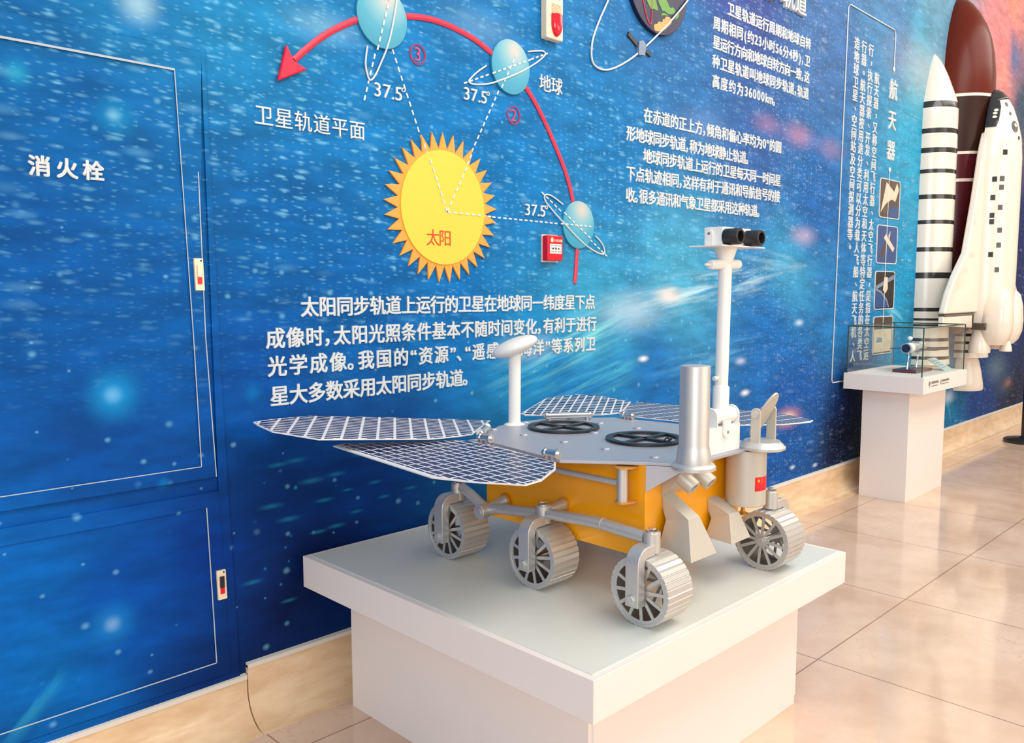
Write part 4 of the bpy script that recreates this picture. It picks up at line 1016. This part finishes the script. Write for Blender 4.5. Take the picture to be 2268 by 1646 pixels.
for side in (0, 1):
    for yc in YS:
        w = proto_w if first else copy_tree(proto_w, rv); f = proto_f if first else copy_tree(proto_f, rv); first = False
        base = Vector(rv.location)
        if side == 0: w.location = Vector((1.558, yc, ZT+RW_))-base; f.location = Vector((1.608, yc, ZT+RW_))-base
        else:
            w.location = Vector((2.133+WW, yc, ZT+RW_))-base; f.location = Vector((2.183, yc, ZT+RW_))-base
            f.rotation_euler = (0, 0, PI)
        w.rotation_euler = (.21*(yc*7 % 3), 0, PI if side else 0)
# rocker arms
for side in (0, 1):
    s = 1 if side == 0 else -1; X = 1.608 if side == 0 else 2.183; q = lambda x: x if side == 0 else 1.608+2.183-x
    zc = ZT+RW_
    mb = MB()
    mb.tube([(X, -.390, .690), (X, -.430, .676), (X, -.495, .645)], .0150, 18)
    mb.tube([(X, -.505, .643), (X, -.545, .655), (X, -.708, .672)], .0150, 18)
    mb.tube([(X, -.745, .678), (X, -.90, .687), (X, -.945, .687), (X, -1.066, .681)], .0152, 18)
    mb.tube([(X, -.928, .6872), (X, -.934, .6874)], .0166, 18)
    arm = mb.out('rocker_arm', M_SILVER, rv)
    mb = MB(); mb.tube([(q(1.570), -.505, .643), (q(1.600), -.505, .643)], .0215, 24); mb.out('pivot_boss', M_SILVER, arm, bevel=.0015)
    mb = MB(); mb.tube([(q(1.5695), -.505, .643), (q(1.5665), -.505, .643)], .012, 24); mb.out('pivot_cap', M_SILVER, arm)
    mb = MB(); mb.tube([(q(1.60), -.507, .646), (q(1.640), -.515, .656), (q(1.666), -.522, .664)], [.014, .015, .021], 18); mb.out('pivot_stub', M_SILVER, arm)
    mb = MB(); mb.tube([(q(1.6605), -.520, .662), (q(1.6672), -.522, .664)], .0235, 24); mb.out('pivot_flange', M_GOLDEDGE, arm)
    mb = MB(); mb.tube([(q(1.612), -.745, .690), (q(1.666), -.748, .694)], [.011, .016], 16); mb.out('arm_stub', M_SILVER, arm)
    mb = MB(); mb.tube([(q(1.661), -.748, .693), (q(1.6672), -.748, .694)], .021, 24); mb.out('arm_flange', M_GOLDEDGE, arm)
# upright side tubes with bracket plates and a long side rail
for side in (0, 1):
    q = lambda x: x if side == 0 else 2*XC-x-.004
    mb = MB(); mb.tube([(q(1.632), -.975, .750), (q(1.632), -.975, .834)], .0135, 22); b_ = mb.out('side_tube', M_SILVER, rv)
    for z in (.746, .834):
        P = [(q(1.6672), -.945), (q(1.6672), -1.0), (q(1.640), -1.0)]+[(q(1.632-.020*math.sin(a)), -.975-.020*math.cos(a)) for a in [PI*i/8 for i in range(9)]]+[(q(1.640), -.950)]
        mb = MB(); mb.prism(P, z, z+.004, 'z'); mb.out('tube_bracket', M_GOLDEDGE, b_, smooth=False)
    mb = MB(); mb.tube([(q(1.632), -.962, .795), (q(1.632), -.55, .795)], .0082, 16); mb.out('side_rail', M_SILVER, rv)

# tall plain silver cylinder on the left deck corner -----------------------
T = Matrix.Translation((1.707, -1.133, 0))
mb = MB(); mb.lathe([(.0535, .846), (.0535, .854), (.050, .858), (.046, .861)], T, 48); P = mb.out('cylinder_flange', M_SILVER, rv)
mb = MB(); mb.lathe([(.0425, .8605), (.0425, .866), (.041, .880), (.0380, .897), (.0362, .906), (.0360, 1.094), (.0355, 1.0965), (.034, 1.0975), (.0005, 1.0975)], T, 48); mb.out('silver_cylinder', M_SILVER, rv)
# gas canister with flag, turntable, oval plate on two brackets ------------
CX, CY = 2.050, -1.080
mb = MB(); mb.lathe([(.002, .688), (.052, .688), (.0545, .691), (.0545, .842)], Matrix.Translation((CX, CY, 0)), 56); can = mb.out('canister', M_BEIGE, rv)
def on_can(u, z, off=.0003):
    a = FLAGA+u/.0545; return (CX+(.0545+off)*math.cos(a), CY+(.0545+off)*math.sin(a), z)
FLAGA = math.radians(-124); FW, FH, FZ = .060, .0385, .7525
mb = MB(); A = [on_can(FW*i/10, FZ-FH/2) for i in range(11)]; B = [on_can(FW*i/10, FZ+FH/2) for i in range(11)]
VA = [mb.bm.verts.new(p) for p in A]; VB = [mb.bm.verts.new(p) for p in B]
for i in range(10): mb._f([VA[i], VA[i+1], VB[i+1], VB[i]])
mb.mi = 1
def star(cu, cz, r, rot=PI/2):
    V = [mb.bm.verts.new(on_can(cu+(r if i % 2 == 0 else r*.4)*math.cos(rot+PI*i/5), cz+(r if i % 2 == 0 else r*.4)*math.sin(rot+PI*i/5), .0009)) for i in range(10)]; mb._f(V)
star(.0115, FZ+.0095, .0058)
for u, z in ((.0205, .0160), (.0240, .0120), (.0240, .0068), (.0205, .0028)): star(u, FZ+z, .0019, 1.9)
mb.out('flag', [M_FLAGRED, M_FLAGYEL], can, smooth=False)
DX, DY = 2.058, -1.122
mb = MB(); mb.lathe([(.056, .845), (.062, .848), (.0625, .854), (.058, .857), (.056, .861), (.050, .865), (.0485, .869), (.0005, .869)], Matrix.Translation((DX, DY, 0)), 56); tt = mb.out('turntable', M_SILVER, rv)
for x in (2.018, 2.103):
    mb = MB(); mb.prism([(-1.137, .868), (-1.137, .950)]+[(-1.124+.013*math.cos(a), .950+.012*math.sin(a)) for a in [PI-PI*i/10 for i in range(11)]][::1]+[(-1.111, .950), (-1.111, .868)], x-.003, x+.003, 'x'); b_ = mb.out('plate_bracket', M_BEIGE, tt, smooth=False)
    mb = MB(); s = -1 if x < 2.06 else 1; mb.tube([(x+s*.003, -1.124, .946), (x+s*.010, -1.124, .946)], .011, 6); mb.out('bracket_nut', M_SILVER, b_)
M = Matrix.Translation((2.0605, -1.124, .940)) @ Matrix.Rotation(math.radians(30), 4, 'X')
mb = MB(); mb.prism([(.034*math.cos(a), .072*math.sin(a)) for a in [2*PI*i/48 for i in range(48)]], -.003, .003, 'y', M); mb.out('oval_plate', M_BEIGE, tt, bevel=.001)
# mast with camera head ----------------------------------------------------
MX, MY = 1.932, -1.068
mb = MB(); mb.box((1.838, -1.0895, .850), (1.9965, -1.045, .921)); mast = mb.out('mast_base', M_WHITE, rv, smooth=False, bevel=.0012)
mb = MB(); mb.tube([(MX-.048, MY, .945), (MX+.050, MY, .945)], .0215, 28); mb.out('mast_pivot', M_WHITE, mast)
for x in (MX-.052, MX+.054):
    P = [(MY-.0235*math.cos(a), .947+.0235*math.sin(a)) for a in [PI*i/12 for i in range(13)]]+[(MY+.0235, .921), (MY-.0235, .921)]
    mb = MB(); mb.prism(P, x-.0025, x+.0025, 'x'); mb.out('pivot_cheek', M_WHITE, mast, smooth=False)
P = [(1.922-.0155, .936), (1.922+.0155, .936)]+[(1.922+.0155*math.cos(a), .905-.0155*math.sin(a)) for a in [PI*i/12 for i in range(13)]]
mb = MB(); mb.prism(P, -1.0895, -1.097, 'y'); tb = mb.out('lock_tab', M_WHITE, mast, bevel=.001)
mb = MB(); mb.tube([(1.9225, -1.0965, .905), (1.9225, -1.0978, .905)], .0042, 12); mb.out('lock_hole', M_INKGREY, tb)
mb = MB(); mb.tube([(MX-.002, MY, .955), (MX, MY, 1.022), (MX+.0003, MY, 1.026)], [.0215, .0215, .0185], 28); mb.out('mast_collar', M_WHITE, rv)
mb = MB(); mb.tube([(MX, MY, 1.02), (MX+.007, MY, 1.345)], .0172, 28); pole = mb.out('mast_pole', M_WHITE, rv)
mb = MB(); mb.tube([(MX-.012, MY, 1.048), (MX-.030, MY+.004, 1.046)], [.004, .006], 12); mb.out('pole_peg', M_WHITE, pole)
mb = MB(); mb.tube([(MX-.055, MY+.002, 1.343), (MX+.066, MY-.002, 1.346)], .0128, 24); ct = mb.out('cross_tube', M_WHITE, pole)
mb = MB(); mb.tube([(MX-.055, MY+.002, 1.343), (MX-.063, MY+.003, 1.343), (MX-.064, MY+.003, 1.343), (MX-.082, MY+.004, 1.343)], [.0128, .011, .0035, .0032], 14); mb.out('tube_spigot', M_WHITE, pole)
mb = MB(); mb.tube([(MX+.007, MY, 1.345), (MX+.007, MY, 1.388)], [.0165, .030], 28); mb.out('neck_cone', M_WHITE, pole)
HZ = 1.388
mb = MB(); mb.box((1.838, -1.119, HZ), (2.050, -1.022, HZ+.003)); head = mb.out('camera_platform', M_WHITE, rv, smooth=False)
for x0, x1, y0 in ((1.872, 1.928, -1.098), (1.928, 1.958, -1.088), (1.958, 2.012, -1.098)):
    mb = MB(); mb.box((x0, y0, HZ+.003), (x1, -1.045, HZ+.050)); mb.out('camera_box', M_WHITE, head, smooth=False, bevel=.001)
P = [(-1.072, HZ+.003), (-1.052, HZ+.003)]+[(-1.062+.010*math.cos(a), HZ+.034+.010*math.sin(a)) for a in [PI*i/10 for i in range(11)]]
mb = MB(); mb.prism(P, 1.866, 1.872, 'x'); tb = mb.out('side_tab', M_WHITE, head, smooth=False)
mb = MB(); mb.tube([(1.8662, -1.062, HZ+.034), (1.8655, -1.062, HZ+.034)], .004, 12); mb.out('tab_hole', M_INKGREY, tb)
for x in (1.886, 1.990):
    mb = MB(); mb.lathe([(.0207, 0), (.0207, .040), (.0192, .042), (.0140, .042), (.0140, .006), (.0005, .006)], Matrix.Translation((x, -1.100, HZ+.0245)) @ Matrix.Rotation(PI/2, 4, 'X'), 32); mb.out('camera_lens', M_BLACK, head)
# rear antenna -------------------------------------------------------------
AX_, AY_ = 1.858, -.362
mb = MB(); mb.tube([(AX_, AY_, .850), (AX_, AY_, .856)], [.034, .022], 24); mb.tube([(AX_, AY_, .853), (AX_+.002, AY_, 1.085)], .0195, 28); post = mb.out('antenna_post', M_WHITE, rv)
v_ = Vector((-.72*.36, .69*.36, .93)).normalized()
mb = MB(); mb.ellipsoid((AX_+.002, AY_, 1.100), (.076, .076, .027), v_.to_track_quat('Z', 'X').to_matrix(), 40, 20); mb.out('antenna_dish', M_WHITE, post)
# front chutes -------------------------------------------------------------
def chute(cx, w0, w1, zA, zF, zE, yB, zB, yC, zC):
    L = [(-1.020, zA), (yB, zB), (yC, zC), (-1.030, zC+.004), (-1.034, zE), (-1.0205, zF)]
    half = [w0, w0, w1, w1, (w0+w1)*.42 if w1 > w0*1.6 else w0*1.1, w0]
    half[4] = w0*1.12
    A = [(cx-h/2, y, z) for h, (y, z) in zip(half, L)]; B = [(cx+h/2, y, z) for h, (y, z) in zip(half, L)]
    mb = MB(); mb.rings([A, B]); bmesh.ops.triangulate(mb.bm, faces=[f for f in mb.bm.faces if len(f.verts) > 4])
    c = mb.out('chute', M_BEIGE, rv, smooth=False, bevel=.0008); return c
chute(1.765, .050, .116, .755, .722, .692, -1.100, .705, -1.132, .609)
chute(1.978, .048, .098, .709, .674, .655, -1.088, .676, -1.112, .603)
# twin barrel cameras under the deck nose ----------------------------------
mb = MB(); V0 = [(1.735, -1.0205, .838), (1.735, -1.0205, .752), (1.735, -1.050, .778), (1.735, -1.088, .838)]
mb.rings([[Vector(p) for p in V0], [Vector(p)+Vector((.14, 0, 0)) for p in V0]]); brk = mb.out('camera_bracket', M_BEIGE, rv, smooth=False)
dv = Vector((.10, -.82, -.60)).normalized()
for a in ((1.757, -1.062, .810), (1.834, -1.062, .810)):
    a = Vector(a); q = dv.to_track_quat('Z', 'Y').to_matrix().to_4x4(); M = Matrix.Translation(a-dv*.012) @ q
    mb = MB(); mb.lathe([(.0005, 0), (.0212, 0), (.0212, .058), (.0200, .060), (.0132, .060), (.0130, .054), (.0005, .054)], M, 32); b_ = mb.out('barrel_camera', M_BEIGE, brk)
    mb = MB(); mb.lathe([(.0005, .0535), (.0129, .0535), (.0129, .0555), (.0005, .0556)], M, 24); mb.out('barrel_inside', M_DARK, b_)
# small brass fitting at the front right of the body
mb = MB(); mb.lathe([(.003, .640), (.016, .640), (.016, .644), (.007, .646), (.007, .652), (.0055, .653), (.0055, .682), (.0005, .683)], Matrix.Translation((2.100, -1.045, 0)), 20); mb.tube([(2.100, -1.0195, .642), (2.100, -1.04, .642)], .004, 10); mb.out('brass_fitting', M_BRASS, rv)
